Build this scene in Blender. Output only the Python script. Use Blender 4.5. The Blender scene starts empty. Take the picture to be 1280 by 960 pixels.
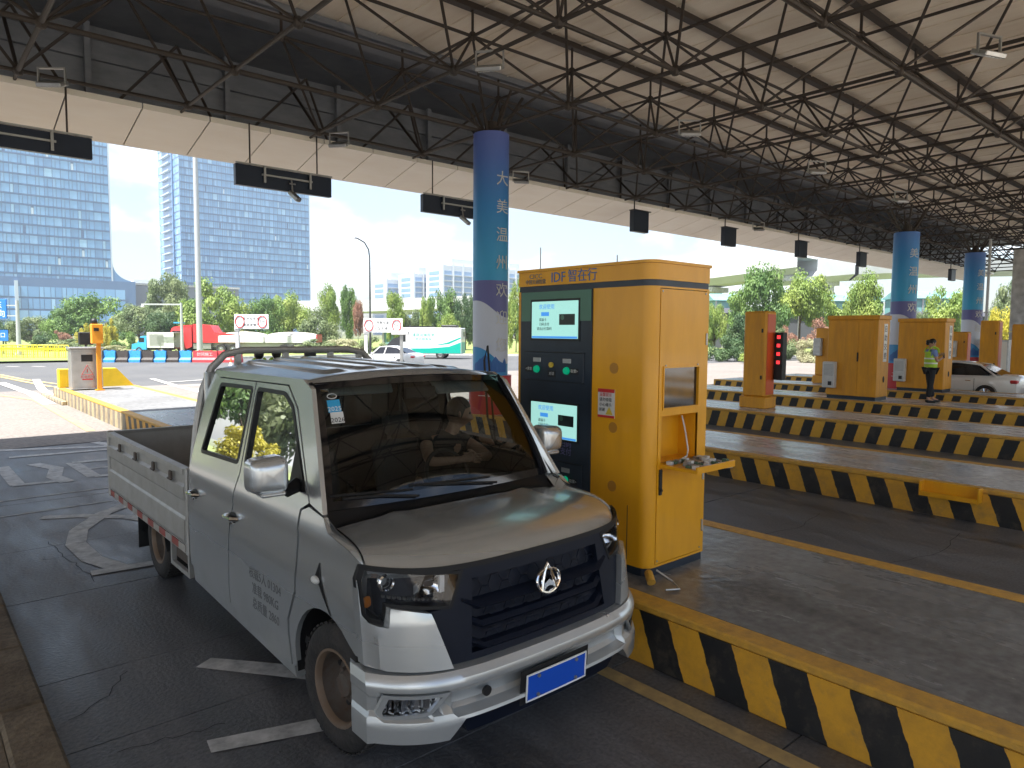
import bpy, bmesh, math, random
from mathutils import Vector as V, Matrix as MX, Euler
from mathutils.geometry import delaunay_2d_cdt
R = math.radians
rnd = random.Random(7)
scn = bpy.context.scene
col = scn.collection

# ------------------------------------------------------------------ camera
FPX, HOR, CH, YAW, ROLL = 880.0, 415.0, 2.4, 41.2, 0.007
_p = math.atan((480-HOR)/FPX); _y = R(YAW)
FW = V((math.sin(_y)*math.cos(_p), math.cos(_y)*math.cos(_p), -math.sin(_p)))
_r0 = V((math.cos(_y), -math.sin(_y), 0)); _u0 = _r0.cross(FW)
RT = _r0*math.cos(ROLL)+_u0*math.sin(ROLL); UP = _u0*math.cos(ROLL)-_r0*math.sin(ROLL)
CAM = V((0, 0, CH))
cam = bpy.data.cameras.new('camera'); cam.sensor_width = 36; cam.lens = 36*FPX/1280
cam.clip_start = 0.05; cam.clip_end = 4000
camo = bpy.data.objects.new('camera', cam); col.objects.link(camo)
camo.matrix_world = MX(((RT.x, UP.x, -FW.x, 0), (RT.y, UP.y, -FW.y, 0), (RT.z, UP.z, -FW.z, CH), (0, 0, 0, 1)))
scn.camera = camo
def ray(x, y): return FW*FPX+RT*(x-640)+UP*(480-y)
def gz(x, y, z=0.0): r = ray(x, y); return CAM+r*((z-CH)/r.z)
def atY(x, y, Y): r = ray(x, y); return CAM+r*(Y/r.y)
def atX(x, y, X): r = ray(x, y); return CAM+r*(X/r.x)
_f2 = V((FW.x, FW.y, 0)).normalized()
def atD(x, y, D): r = ray(x, y); return CAM+r*(D/r.dot(_f2))
def pj(q):
    v = V(q)-CAM; d = v.dot(FW)
    return (640+FPX*v.dot(RT)/d, 480-FPX*v.dot(UP)/d, d)

# ------------------------------------------------------------------ sky, sun, exposure
SUN_DIR = V((0.42, 0.07, -1.0)).normalized()          # way the light travels
wd = bpy.data.worlds.new('World'); scn.world = wd; wd.use_nodes = True
nt = wd.node_tree; nt.nodes.clear()
def nn(t, k, **kw):
    n = t.nodes.new(k)
    for a, b in kw.items(): setattr(n, a, b)
    return n
out = nn(nt, 'ShaderNodeOutputWorld'); bg = nn(nt, 'ShaderNodeBackground')
sky = nn(nt, 'ShaderNodeTexSky', sky_type='NISHITA', sun_disc=False)
sky.sun_elevation = math.asin(-SUN_DIR.z); sky.sun_rotation = math.atan2(-SUN_DIR.x, -SUN_DIR.y)
sky.altitude = 20; sky.air_density = 1.0; sky.dust_density = 1.6; sky.ozone_density = 1.0
tc = nn(nt, 'ShaderNodeTexCoord'); mp = nn(nt, 'ShaderNodeMapping'); mp.inputs['Scale'].default_value = (1, 1, 2.1)
nz = nn(nt, 'ShaderNodeTexNoise'); nz.inputs['Scale'].default_value = 2.3; nz.inputs['Detail'].default_value = 7; nz.inputs['Roughness'].default_value = .55
rp = nn(nt, 'ShaderNodeValToRGB'); rp.color_ramp.elements[0].position = .49; rp.color_ramp.elements[1].position = .63
mixc = nn(nt, 'ShaderNodeMix', data_type='RGBA'); mixc.inputs['B'].default_value = (9.5, 9.7, 10.0, 1)
L = nt.links.new
L(tc.outputs['Generated'], mp.inputs['Vector']); L(mp.outputs['Vector'], nz.inputs['Vector']); L(nz.outputs['Fac'], rp.inputs['Fac'])
L(rp.outputs['Color'], mixc.inputs['Factor']); L(sky.outputs['Color'], mixc.inputs['A']); L(mixc.outputs['Result'], bg.inputs['Color'])
bg.inputs['Strength'].default_value = 0.07; L(bg.outputs['Background'], out.inputs['Surface'])
sl = bpy.data.lights.new('sun', 'SUN'); sl.energy = 5.0; sl.angle = R(.53); sl.color = (1, .97, .925)
so = bpy.data.objects.new('sun', sl); col.objects.link(so); so.rotation_euler = SUN_DIR.to_track_quat('-Z', 'Y').to_euler()
scn.view_settings.view_transform = 'Standard'; scn.view_settings.look = 'None'; scn.view_settings.gamma = 1
scn.view_settings.use_curve_mapping = False; scn.view_settings.exposure = 1.85
scn.cycles.max_bounces = 8; scn.cycles.diffuse_bounces = 4; scn.cycles.glossy_bounces = 4
scn.cycles.transmission_bounces = 6; scn.cycles.transparent_max_bounces = 12
scn.cycles.caustics_reflective = False; scn.cycles.caustics_refractive = False

# ------------------------------------------------------------------ materials
MT = {}
def mat(name, c, rough=.6, metal=0., var=0., vs=6., bump=0., bs=40., coat=0., trans=0., ior=1.45, emit=None, es=1., c2=None, spec=.5, stretch=None):
    """principled material; var/vs: noise blend towards c2 (wear, dirt), bump/bs: fine relief"""
    if name in MT: return MT[name]
    m = bpy.data.materials.new(name); m.use_nodes = True; t = m.node_tree; b = t.nodes['Principled BSDF']; l = t.links.new
    b.inputs['Base Color'].default_value = (*c, 1); b.inputs['Roughness'].default_value = rough; b.inputs['Metallic'].default_value = metal
    b.inputs['Specular IOR Level'].default_value = spec
    b.inputs['Coat Weight'].default_value = coat; b.inputs['Coat Roughness'].default_value = .06
    b.inputs['Transmission Weight'].default_value = trans; b.inputs['IOR'].default_value = ior
    if emit: b.inputs['Emission Color'].default_value = (*emit, 1); b.inputs['Emission Strength'].default_value = es
    if var or bump:
        tcn = nn(t, 'ShaderNodeTexCoord'); mpn = nn(t, 'ShaderNodeMapping'); l(tcn.outputs['Object'], mpn.inputs['Vector'])
        if stretch: mpn.inputs['Scale'].default_value = stretch
    if var:
        n = nn(t, 'ShaderNodeTexNoise'); n.inputs['Scale'].default_value = vs; n.inputs['Detail'].default_value = 8; n.inputs['Roughness'].default_value = .65
        r = nn(t, 'ShaderNodeValToRGB'); r.color_ramp.elements[0].position = .36; r.color_ramp.elements[1].position = .68
        r.color_ramp.elements[0].color = (*c, 1)
        cc = c2 if c2 else tuple(x*(1-var) for x in c); cc = tuple(a*(1-var)+b_*var for a, b_ in zip(c, cc)) if c2 else cc
        r.color_ramp.elements[1].color = (*cc, 1)
        l(mpn.outputs['Vector'], n.inputs['Vector']); l(n.outputs['Fac'], r.inputs['Fac']); l(r.outputs['Color'], b.inputs['Base Color'])
        rr = nn(t, 'ShaderNodeMapRange'); rr.inputs['To Min'].default_value = max(0, rough-.08); rr.inputs['To Max'].default_value = min(1, rough+.12)
        l(n.outputs['Fac'], rr.inputs['Value']); l(rr.outputs['Result'], b.inputs['Roughness'])
    if bump:
        n2 = nn(t, 'ShaderNodeTexNoise'); n2.inputs['Scale'].default_value = bs; n2.inputs['Detail'].default_value = 5
        bn = nn(t, 'ShaderNodeBump'); bn.inputs['Strength'].default_value = bump; bn.inputs['Distance'].default_value = .02
        l(mpn.outputs['Vector'], n2.inputs['Vector']); l(n2.outputs['Fac'], bn.inputs['Height']); l(bn.outputs['Normal'], b.inputs['Normal'])
    MT[name] = m; return m

def paintmat(name, c):
    """metallic car paint with dust film and road splash low on the panels"""
    m = bpy.data.materials.new(name); m.use_nodes = True; t = m.node_tree; b = t.nodes['Principled BSDF']; l = t.links.new
    b.inputs['Coat Weight'].default_value = .55; b.inputs['Coat Roughness'].default_value = .07
    g = nn(t, 'ShaderNodeTexCoord'); sp = nn(t, 'ShaderNodeSeparateXYZ'); l(g.outputs['Object'], sp.inputs['Vector'])
    n = nn(t, 'ShaderNodeTexNoise'); n.inputs['Scale'].default_value = 2.2; n.inputs['Detail'].default_value = 6; n.inputs['Roughness'].default_value = .5; l(g.outputs['Object'], n.inputs['Vector'])
    n3 = nn(t, 'ShaderNodeTexNoise'); n3.inputs['Scale'].default_value = 70; n3.inputs['Detail'].default_value = 3; l(g.outputs['Object'], n3.inputs['Vector'])
    def mr(v, a, b_, c_, d): q = nn(t, 'ShaderNodeMapRange'); q.inputs['From Min'].default_value = a; q.inputs['From Max'].default_value = b_; q.inputs['To Min'].default_value = c_; q.inputs['To Max'].default_value = d; l(v, q.inputs['Value']); return q.outputs['Result']
    def mul(a, b_): q = nn(t, 'ShaderNodeMath', operation='MULTIPLY', use_clamp=True); l(a, q.inputs[0]); l(b_, q.inputs[1]); return q.outputs[0]
    low = mr(sp.outputs['Z'], .25, .80, 1.0, 0); film = mr(n.outputs['Fac'], .25, .80, .0, .55); dirt = mul(low, film); spk = mul(mul(low, mr(n3.outputs['Fac'], .55, .85, 0, .25)), mr(n.outputs['Fac'], .4, .6, .3, 1))
    ad = nn(t, 'ShaderNodeMath', operation='MAXIMUM'); l(dirt, ad.inputs[0]); l(spk, ad.inputs[1])
    mx = nn(t, 'ShaderNodeMix', data_type='RGBA'); mx.inputs['A'].default_value = (*c, 1); mx.inputs['B'].default_value = (.17, .15, .125, 1); l(ad.outputs[0], mx.inputs['Factor']); l(mx.outputs['Result'], b.inputs['Base Color'])
    l(mr(ad.outputs[0], 0, 1, .72, .1), b.inputs['Metallic']); l(mr(ad.outputs[0], 0, 1, .27, .75), b.inputs['Roughness'])
    MT[name] = m; return m
def leafmat(name, c, c2):
    m = bpy.data.materials.new(name); m.use_nodes = True; t = m.node_tree; b = t.nodes['Principled BSDF']; l = t.links.new
    g = nn(t, 'ShaderNodeTexCoord'); n = nn(t, 'ShaderNodeTexNoise'); n.inputs['Scale'].default_value = 1.3; n.inputs['Detail'].default_value = 6
    r = nn(t, 'ShaderNodeValToRGB'); r.color_ramp.elements[0].position = .36; r.color_ramp.elements[1].position = .64
    r.color_ramp.elements[0].color = (*c, 1); r.color_ramp.elements[1].color = (*c2, 1)
    l(g.outputs['Object'], n.inputs['Vector']); l(n.outputs['Fac'], r.inputs['Fac']); l(r.outputs['Color'], b.inputs['Base Color'])
    b.inputs['Roughness'].default_value = .6
    tr = nn(t, 'ShaderNodeBsdfTranslucent'); mx = nn(t, 'ShaderNodeMixShader'); mx.inputs['Fac'].default_value = .35
    l(r.outputs['Color'], tr.inputs['Color']); l(b.outputs['BSDF'], mx.inputs[1]); l(tr.outputs['BSDF'], mx.inputs[2]); l(mx.outputs['Shader'], t.nodes['Material Output'].inputs['Surface'])
    return m

def stripemat(name, ca, cb, period, slope, ax='Y', wear=.45):
    """painted diagonal warning stripes: phase = along - slope*z"""
    m = bpy.data.materials.new(name); m.use_nodes = True; t = m.node_tree; b = t.nodes['Principled BSDF']; l = t.links.new
    g = nn(t, 'ShaderNodeTexCoord'); s = nn(t, 'ShaderNodeSeparateXYZ'); l(g.outputs['Object'], s.inputs['Vector'])
    wn = nn(t, 'ShaderNodeTexNoise'); wn.inputs['Scale'].default_value = 14; wn.inputs['Detail'].default_value = 4; l(g.outputs['Object'], wn.inputs['Vector'])
    def mth(op, a, bb):
        n = nn(t, 'ShaderNodeMath', operation=op)
        for i, q in enumerate((a, bb)):
            if isinstance(q, (int, float)): n.inputs[i].default_value = q
            elif q is not None: l(q, n.inputs[i])
        return n.outputs[0]
    ph = mth('ADD', s.outputs[ax], mth('MULTIPLY', s.outputs['Z'], slope))
    ph = mth('ADD', ph, mth('MULTIPLY', mth('SUBTRACT', wn.outputs['Fac'], .5), .03))
    fr = mth('FRACT', mth('DIVIDE', ph, period), None)
    st = mth('GREATER_THAN', fr, .5)
    mx = nn(t, 'ShaderNodeMix', data_type='RGBA'); mx.inputs['A'].default_value = (*ca, 1); mx.inputs['B'].default_value = (*cb, 1); l(st, mx.inputs['Factor'])
    n2 = nn(t, 'ShaderNodeTexNoise'); n2.inputs['Scale'].default_value = 5; n2.inputs['Detail'].default_value = 9; n2.inputs['Roughness'].default_value = .7; l(g.outputs['Object'], n2.inputs['Vector'])
    rp2 = nn(t, 'ShaderNodeValToRGB'); rp2.color_ramp.elements[0].position = .52; rp2.color_ramp.elements[1].position = .75
    rp2.color_ramp.elements[0].color = (0, 0, 0, 1); rp2.color_ramp.elements[1].color = (wear, wear, wear, 1); l(n2.outputs['Fac'], rp2.inputs['Fac'])
    m2 = nn(t, 'ShaderNodeMix', data_type='RGBA'); l(rp2.outputs['Color'], m2.inputs['Factor']); l(mx.outputs['Result'], m2.inputs['A']); m2.inputs['B'].default_value = (.16, .12, .08, 1)
    n4 = nn(t, 'ShaderNodeTexNoise'); n4.inputs['Scale'].default_value = 1.7; n4.inputs['Detail'].default_value = 10; n4.inputs['Roughness'].default_value = .75; l(g.outputs['Object'], n4.inputs['Vector'])
    r4 = nn(t, 'ShaderNodeMapRange'); r4.inputs['From Min'].default_value = .45; r4.inputs['From Max'].default_value = .72; r4.inputs['To Min'].default_value = 0; r4.inputs['To Max'].default_value = wear*.8; l(n4.outputs['Fac'], r4.inputs['Value'])
    m3 = nn(t, 'ShaderNodeMix', data_type='RGBA'); l(r4.outputs['Result'], m3.inputs['Factor']); l(m2.outputs['Result'], m3.inputs['A']); m3.inputs['B'].default_value = (.055, .045, .035, 1)
    l(m3.outputs['Result'], b.inputs['Base Color']); b.inputs['Roughness'].default_value = .55
    bn = nn(t, 'ShaderNodeBump'); bn.inputs['Strength'].default_value = .35; bn.inputs['Distance'].default_value = .01; l(n2.outputs['Fac'], bn.inputs['Height']); l(bn.outputs['Normal'], b.inputs['Normal'])
    return m

def concretemat(name, c, c2, sc=.6, rough=.75, stretch=(1, 1, 1), dark=None, fine=60, bmp=.25, rvar=.15, wavy=0):
    m = bpy.data.materials.new(name); m.use_nodes = True; t = m.node_tree; b = t.nodes['Principled BSDF']; l = t.links.new
    g = nn(t, 'ShaderNodeTexCoord'); mp_ = nn(t, 'ShaderNodeMapping'); mp_.inputs['Scale'].default_value = stretch; l(g.outputs['Object'], mp_.inputs['Vector'])
    n = nn(t, 'ShaderNodeTexNoise'); n.inputs['Scale'].default_value = sc; n.inputs['Detail'].default_value = 10; n.inputs['Roughness'].default_value = .62
    l(mp_.outputs['Vector'], n.inputs['Vector'])
    r = nn(t, 'ShaderNodeValToRGB'); r.color_ramp.elements[0].position = .34; r.color_ramp.elements[1].position = .66
    r.color_ramp.elements[0].color = (*c, 1); r.color_ramp.elements[1].color = (*c2, 1); l(n.outputs['Fac'], r.inputs['Fac'])
    f = nn(t, 'ShaderNodeTexNoise'); f.inputs['Scale'].default_value = fine; f.inputs['Detail'].default_value = 4; l(g.outputs['Object'], f.inputs['Vector'])
    fm = nn(t, 'ShaderNodeMapRange'); fm.inputs['From Min'].default_value = .3; fm.inputs['From Max'].default_value = .7; fm.inputs['To Min'].default_value = .72; fm.inputs['To Max'].default_value = 1.25
    l(f.outputs['Fac'], fm.inputs['Value'])
    mx = nn(t, 'ShaderNodeMix', data_type='RGBA', blend_type='MULTIPLY'); mx.inputs['Factor'].default_value = 1
    l(r.outputs['Color'], mx.inputs['A']); l(fm.outputs['Result'], mx.inputs['B'])
    l(mx.outputs['Result'], b.inputs['Base Color'])
    rr = nn(t, 'ShaderNodeMapRange'); rr.inputs['From Min'].default_value = .3; rr.inputs['From Max'].default_value = .7
    rr.inputs['To Min'].default_value = rough-rvar; rr.inputs['To Max'].default_value = rough+rvar; l(n.outputs['Fac'], rr.inputs['Value']); l(rr.outputs['Result'], b.inputs['Roughness'])
    bn = nn(t, 'ShaderNodeBump'); bn.inputs['Strength'].default_value = bmp; bn.inputs['Distance'].default_value = .01; l(f.outputs['Fac'], bn.inputs['Height']); l(bn.outputs['Normal'], b.inputs['Normal'])
    if wavy:
        w = nn(t, 'ShaderNodeTexNoise'); w.inputs['Scale'].default_value = 1.6; w.inputs['Detail'].default_value = 3; w.inputs['Distortion'].default_value = .3; l(g.outputs['Object'], w.inputs['Vector'])
        b2 = nn(t, 'ShaderNodeBump'); b2.inputs['Strength'].default_value = wavy; b2.inputs['Distance'].default_value = .06; l(w.outputs['Fac'], b2.inputs['Height']); l(b2.outputs['Normal'], bn.inputs['Normal'])
    MT[name] = m; return m

YEL = (.74, .345, .008)
mat('kiosk_yellow', YEL, .36, var=.35, vs=2.6, coat=.15, c2=(.50, .22, .015), stretch=(2.5, 2.5, .5), bump=.06, bs=9)
mat('booth_orange', (.72, .325, .012), .45, var=.5, vs=2.8, c2=(.42, .18, .03), stretch=(2.5, 2.5, .4))
mat('yellow_paint', (.62, .33, .04), .55, var=.6, vs=11, c2=(.28, .17, .06), bump=.3, bs=60)
mat('dark_panel', (.018, .028, .045), .35, var=.3, vs=4)
mat('green_panel', (.07, .17, .12), .35)
mat('steel', (.42, .42, .41), .42, .85, var=.3, vs=8, c2=(.25, .22, .2))
mat('stainless', (.5, .49, .47), .35, .8, var=.2, vs=3)
mat('chrome', (.75, .75, .76), .12, 1.)
mat('black', (.012, .012, .013), .5)
mat('black_gloss', (.006, .006, .008), .08, coat=.6)
mat('rubber', (.016, .016, .016), .82, var=.5, vs=14, c2=(.06, .05, .045), bump=.4, bs=50)
mat('white', (.75, .75, .74), .45)
mat('offwhite', (.62, .62, .6), .5, var=.2, vs=5)
mat('red', (.5, .025, .03), .4)
mat('blue_sign', (.02, .16, .6), .4)
mat('frame_brown', (.034, .026, .021), .6, .0, var=.4, vs=1.5, c2=(.07, .05, .035))
mat('beige_panel', (.82, .77, .68), .42, var=.3, vs=.7, c2=(.68, .58, .46), stretch=(1, 3, 1))
mat('dark_sheet', (.24, .255, .28), .55, var=.6, vs=.9, c2=(.10, .11, .125), stretch=(1, 1, 3))
mat('navy_board', (.012, .02, .04), .4)
paintmat('truck_silver', (.55, .575, .585))
mat('bed_silver', (.44, .435, .42), .48, .6, var=.4, vs=5, c2=(.28, .25, .21))
mat('grille_plastic', (.007, .010, .02), .45, spec=.22)
mat('trim_black', (.008, .008, .009), .45, spec=.3)
mat('interior_dark', (.02, .02, .022), .7)
mat('interior_grey', (.20, .20, .195), .8)
mat('seat_fabric', (.06, .06, .065), .85, bump=.3, bs=90)
mat('rust_steel', (.10, .09, .08), .65, .3, var=.7, vs=14, c2=(.09, .045, .025))
mat('rim_edge', (.17, .125, .09), .6, .2, var=.5, vs=10, c2=(.16, .09, .05))
mat('skin', (.44, .245, .165), .55)
mat('hair', (.008, .007, .007), .5)
mat('hivis', (.45, .72, .05), .6, var=.2, vs=9)
mat('reflective', (.72, .74, .75), .35)
mat('blue_shirt', (.16, .24, .48), .75)
mat('dark_cloth', (.010, .011, .015), .8)
mat('car_white', (.76, .76, .74), .22, coat=.8)
mat('car_dark', (.02, .022, .026), .25, coat=.8)
mat('truck_red', (.52, .035, .04), .35, coat=.4)
mat('tarp', (.62, .58, .50), .8, var=.4, vs=3)
mat('cab_blue', (.04, .32, .62), .35)
mat('van_green', (.0, .32, .24), .35)
mat('barrier_blue', (.04, .3, .72), .5, var=.3, vs=4)
mat('barrier_black', (.05, .04, .035), .6, var=.3, vs=4)
mat('barrier_red', (.55, .05, .06), .5, var=.2, vs=4)
mat('fence_yellow', (.75, .60, .02), .45)
mat('cone_orange', (.7, .1, .03), .5)
mat('pole_grey', (.42, .43, .44), .45, .3)
mat('bark', (.11, .075, .05), .9, var=.4, vs=6, bump=.5, bs=30)
mat('amber', (.7, .22, .02), .2, coat=.4)
mat('roof_sheet', (.87, .79, .66), .6, var=.75, vs=.42, c2=(.60, .48, .35), stretch=(2.2, .35, 1), bump=.3, bs=3)
glass = mat('clear_glass', (.92, .95, .94), .0, trans=1, ior=1.45)
def thin_glass(name, tint, refl=.09):
    m = bpy.data.materials.new(name); m.use_nodes = True; t = m.node_tree; t.nodes.remove(t.nodes['Principled BSDF']); l = t.links.new
    tr = nn(t, 'ShaderNodeBsdfTransparent'); tr.inputs['Color'].default_value = (*tint, 1); gl = nn(t, 'ShaderNodeBsdfGlossy'); gl.inputs['Roughness'].default_value = .015
    lw = nn(t, 'ShaderNodeFresnel'); lw.inputs['IOR'].default_value = 1.52
    mx = nn(t, 'ShaderNodeMixShader'); l(lw.outputs['Fac'], mx.inputs['Fac']); l(tr.outputs['BSDF'], mx.inputs[1]); l(gl.outputs['BSDF'], mx.inputs[2])
    l(mx.outputs['Shader'], t.nodes['Material Output'].inputs['Surface']); MT[name] = m; return m
thin_glass('windscreen_glass', (.50, .55, .53)); thin_glass('side_glass', (.20, .22, .22)); thin_glass('lamp_glass', (.86, .87, .88)); thin_glass('rear_glass', (.10, .11, .115))

# ------------------------------------------------------------------ mesh helpers
class MB:
    def __init__(s): s.v = []; s.f = []; s.mi = []
    def add(s, vs, fs, mi=0):
        o = len(s.v); s.v += [tuple(q) for q in vs]; s.f += [tuple(i+o for i in f) for f in fs]; s.mi += [mi]*len(fs); return s
    def box(s, a, b, M=None, mi=0, bev=0):
        x0, y0, z0 = a; x1, y1, z1 = b
        if x0 > x1: x0, x1 = x1, x0
        if y0 > y1: y0, y1 = y1, y0
        if z0 > z1: z0, z1 = z1, z0
        if bev:
            e = bev
            vs = []
            for (i, j, k) in ((0,0,0),(1,0,0),(1,1,0),(0,1,0),(0,0,1),(1,0,1),(1,1,1),(0,1,1)):
                X = (x0, x1)[i]; Y = (y0, y1)[j]; Z = (z0, z1)[k]; dx = (e, -e)[i]; dy = (e, -e)[j]; dz = (e, -e)[k]
                vs += [(X, Y+dy, Z+dz), (X+dx, Y, Z+dz), (X+dx, Y+dy, Z)]
            n = lambda c, k: c*3+k
            fs = [(n(0,0),n(4,0),n(7,0),n(3,0)), (n(1,0),n(2,0),n(6,0),n(5,0)), (n(0,1),n(1,1),n(5,1),n(4,1)), (n(3,1),n(7,1),n(6,1),n(2,1)), (n(0,2),n(3,2),n(2,2),n(1,2)), (n(4,2),n(5,2),n(6,2),n(7,2))]
            for a_, b_, p, q in ((0,1,1,2),(1,2,0,2),(2,3,1,2),(3,0,0,2),(4,5,1,2),(5,6,0,2),(6,7,1,2),(7,4,0,2),(0,4,0,1),(1,5,0,1),(2,6,0,1),(3,7,0,1)):
                fs.append((n(a_,p),n(b_,p),n(b_,q),n(a_,q)))
            for c in range(8): fs.append((n(c,0),n(c,1),n(c,2)))
        else:
            vs = [(x0,y0,z0),(x1,y0,z0),(x1,y1,z0),(x0,y1,z0),(x0,y0,z1),(x1,y0,z1),(x1,y1,z1),(x0,y1,z1)]
            fs = [(3,2,1,0),(4,5,6,7),(0,1,5,4),(1,2,6,5),(2,3,7,6),(3,0,4,7)]
        if M is not None: vs = [M @ V(q) for q in vs]
        return s.add(vs, fs, mi)
    def cyl(s, p, q, r, r2=None, n=10, cap=True, mi=0):
        p = V(p); q = V(q); r2 = r if r2 is None else r2; d = (q-p)
        if d.length < 1e-9: return s
        d.normalize(); a = d.orthogonal().normalized(); b = d.cross(a)
        vs = []; fs = []
        for i in range(n):
            t = 2*math.pi*i/n; u = a*math.cos(t)+b*math.sin(t); vs += [p+u*r, q+u*r2]
        for i in range(n): j = (i+1) % n; fs.append((2*i, 2*j, 2*j+1, 2*i+1))
        if cap: fs.append(tuple(2*i for i in reversed(range(n)))); fs.append(tuple(2*i+1 for i in range(n)))
        return s.add(vs, fs, mi)
    def tube(s, pts, r, n=8, closed=False, mi=0, flat=1.0):
        pts = [V(q) for q in pts]; N = len(pts); vs = []; fs = []; pa = None
        for i, q in enumerate(pts):
            if closed: d = pts[(i+1) % N]-pts[i-1]
            else: d = pts[min(i+1, N-1)]-pts[max(i-1, 0)]
            d.normalize()
            a = (pa-d*pa.dot(d)) if pa is not None else d.orthogonal()
            a.normalize(); pa = a; b = d.cross(a); rr = r[i] if isinstance(r, (list, tuple)) else r
            for k in range(n): t = 2*math.pi*k/n; vs.append(q+a*math.cos(t)*rr+b*math.sin(t)*rr*flat)
        M_ = N if closed else N-1
        for i in range(M_):
            for k in range(n):
                k2 = (k+1) % n; i2 = (i+1) % N; fs.append((i*n+k, i*n+k2, i2*n+k2, i2*n+k))
        if not closed: fs.append(tuple(reversed(range(n)))); fs.append(tuple((N-1)*n+k for k in range(n)))
        return s.add(vs, fs, mi)
    def grid(s, fn, nu, nv, mi=0, flip=False):
        vs = [fn(i/nu, j/nv) for j in range(nv+1) for i in range(nu+1)]; fs = []
        for j in range(nv):
            for i in range(nu):
                a = j*(nu+1)+i; f = (a, a+1, a+nu+2, a+nu+1); fs.append(f[::-1] if flip else f)
        return s.add(vs, fs, mi)
    def lathe(s, prof, c, ax, n=28, mi=0):
        """prof: list of (radius, distance along ax)"""
        c = V(c); ax = V(ax).normalized(); a = ax.orthogonal().normalized(); b = ax.cross(a); vs = []; fs = []; m = len(prof)
        for i in range(n):
            t = 2*math.pi*i/n; u = a*math.cos(t)+b*math.sin(t)
            for (r, h) in prof: vs.append(c+u*r+ax*h)
        for i in range(n):
            j = (i+1) % n
            for k in range(m-1): fs.append((i*m+k, j*m+k, j*m+k+1, i*m+k+1))
        return s.add(vs, fs, mi)
    def prism(s, poly, fn0, fn1, mi=0):
        n = len(poly); vs = [fn0(*p) for p in poly]+[fn1(*p) for p in poly]
        fs = [tuple(range(n)), tuple(reversed(range(n, 2*n)))]+[(i, i+n, (i+1) % n+n, (i+1) % n) for i in range(n)]
        return s.add(vs, fs, mi)
    def ball(s, c, r, n=10, m=7, mi=0, sc=(1, 1, 1)):
        c = V(c)
        return s.grid(lambda u, v: c+V((r*sc[0]*math.sin(math.pi*v)*math.cos(2*math.pi*u), r*sc[1]*math.sin(math.pi*v)*math.sin(2*math.pi*u), -r*sc[2]*math.cos(math.pi*v))), n, m, mi)
    def mesh(s, name, mats, smooth=False, angle=None):
        me = bpy.data.meshes.new(name); me.from_pydata(s.v, [], s.f)
        for m in (mats if isinstance(mats, (list, tuple)) else [mats]): me.materials.append(MT[m] if isinstance(m, str) else m)
        if any(s.mi): me.polygons.foreach_set('material_index', s.mi)
        if smooth: me.polygons.foreach_set('use_smooth', [True]*len(me.polygons)); me.set_sharp_from_angle(angle=R(angle or 35))
        me.update(); return me
    def build(s, name, mats, parent=None, smooth=False, angle=None, fix=True):
        me = s.mesh(name, mats, smooth, angle)
        if fix:
            bm = bmesh.new(); bm.from_mesh(me); bmesh.ops.recalc_face_normals(bm, faces=bm.faces); bm.to_mesh(me); bm.free()
        return link(name, me, parent)
def link(name, me, parent=None):
    o = bpy.data.objects.new(name, me); col.objects.link(o)
    if parent is not None: o.parent = parent
    return o
def empty(name, loc=(0, 0, 0), rz=0):
    o = bpy.data.objects.new(name, None); col.objects.link(o); o.location = loc; o.rotation_euler = (0, 0, rz); o.empty_display_size = .2; return o
def tag(o, label=None, cat=None, group=None, kind=None):
    if label: o['label'] = label
    if cat: o['category'] = cat
    if group: o['group'] = group
    if kind: o['kind'] = kind
    return o
def copy_tree(o, parent=None):
    c = o.copy(); col.objects.link(c); c.parent = parent
    for ch in list(o.children): copy_tree(ch, c)
    return c

def inpoly(x, y, P):
    r = False; n = len(P)
    for i in range(n):
        x1, y1 = P[i]; x2, y2 = P[i-1]
        if (y1 > y) != (y2 > y) and x < (x2-x1)*(y-y1)/(y2-y1)+x1: r = not r
    return r
def resample(P, step):
    o = []
    for i in range(len(P)):
        a = V(P[i]); b = V(P[(i+1) % len(P)]); k = max(1, int((b-a).length/step+.5))
        for j in range(k): o.append(tuple(a.lerp(b, j/k)))
    return o
def shrink(P, d):
    """inset a polygon by d"""
    n = len(P); A = sum(P[i-1][0]*P[i][1]-P[i][0]*P[i-1][1] for i in range(n)); sg = 1 if A > 0 else -1; o = []
    for i in range(n):
        a, b, c = V(P[i-1]), V(P[i]), V(P[(i+1) % n]); u = (b-a).normalized(); w = (c-b).normalized()
        n1 = V((-u.y, u.x))*sg; n2 = V((-w.y, w.x))*sg; m = n1+n2; k = m.length_squared
        o.append(tuple(b+m*(2*d/k if k > .3 else d)))
    return o
def round_poly(P, r, k=4):
    o = []; n = len(P)
    for i in range(n):
        a, b, c = V(P[i-1]), V(P[i]), V(P[(i+1) % n]); rr = min(r, (a-b).length*.45, (c-b).length*.45)
        s_ = b+(a-b).normalized()*rr; e = b+(c-b).normalized()*rr
        for j in range(k+1): t = j/k; o.append(tuple(s_*(1-t)**2+b*2*t*(1-t)+e*t*t))
    return o
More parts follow.
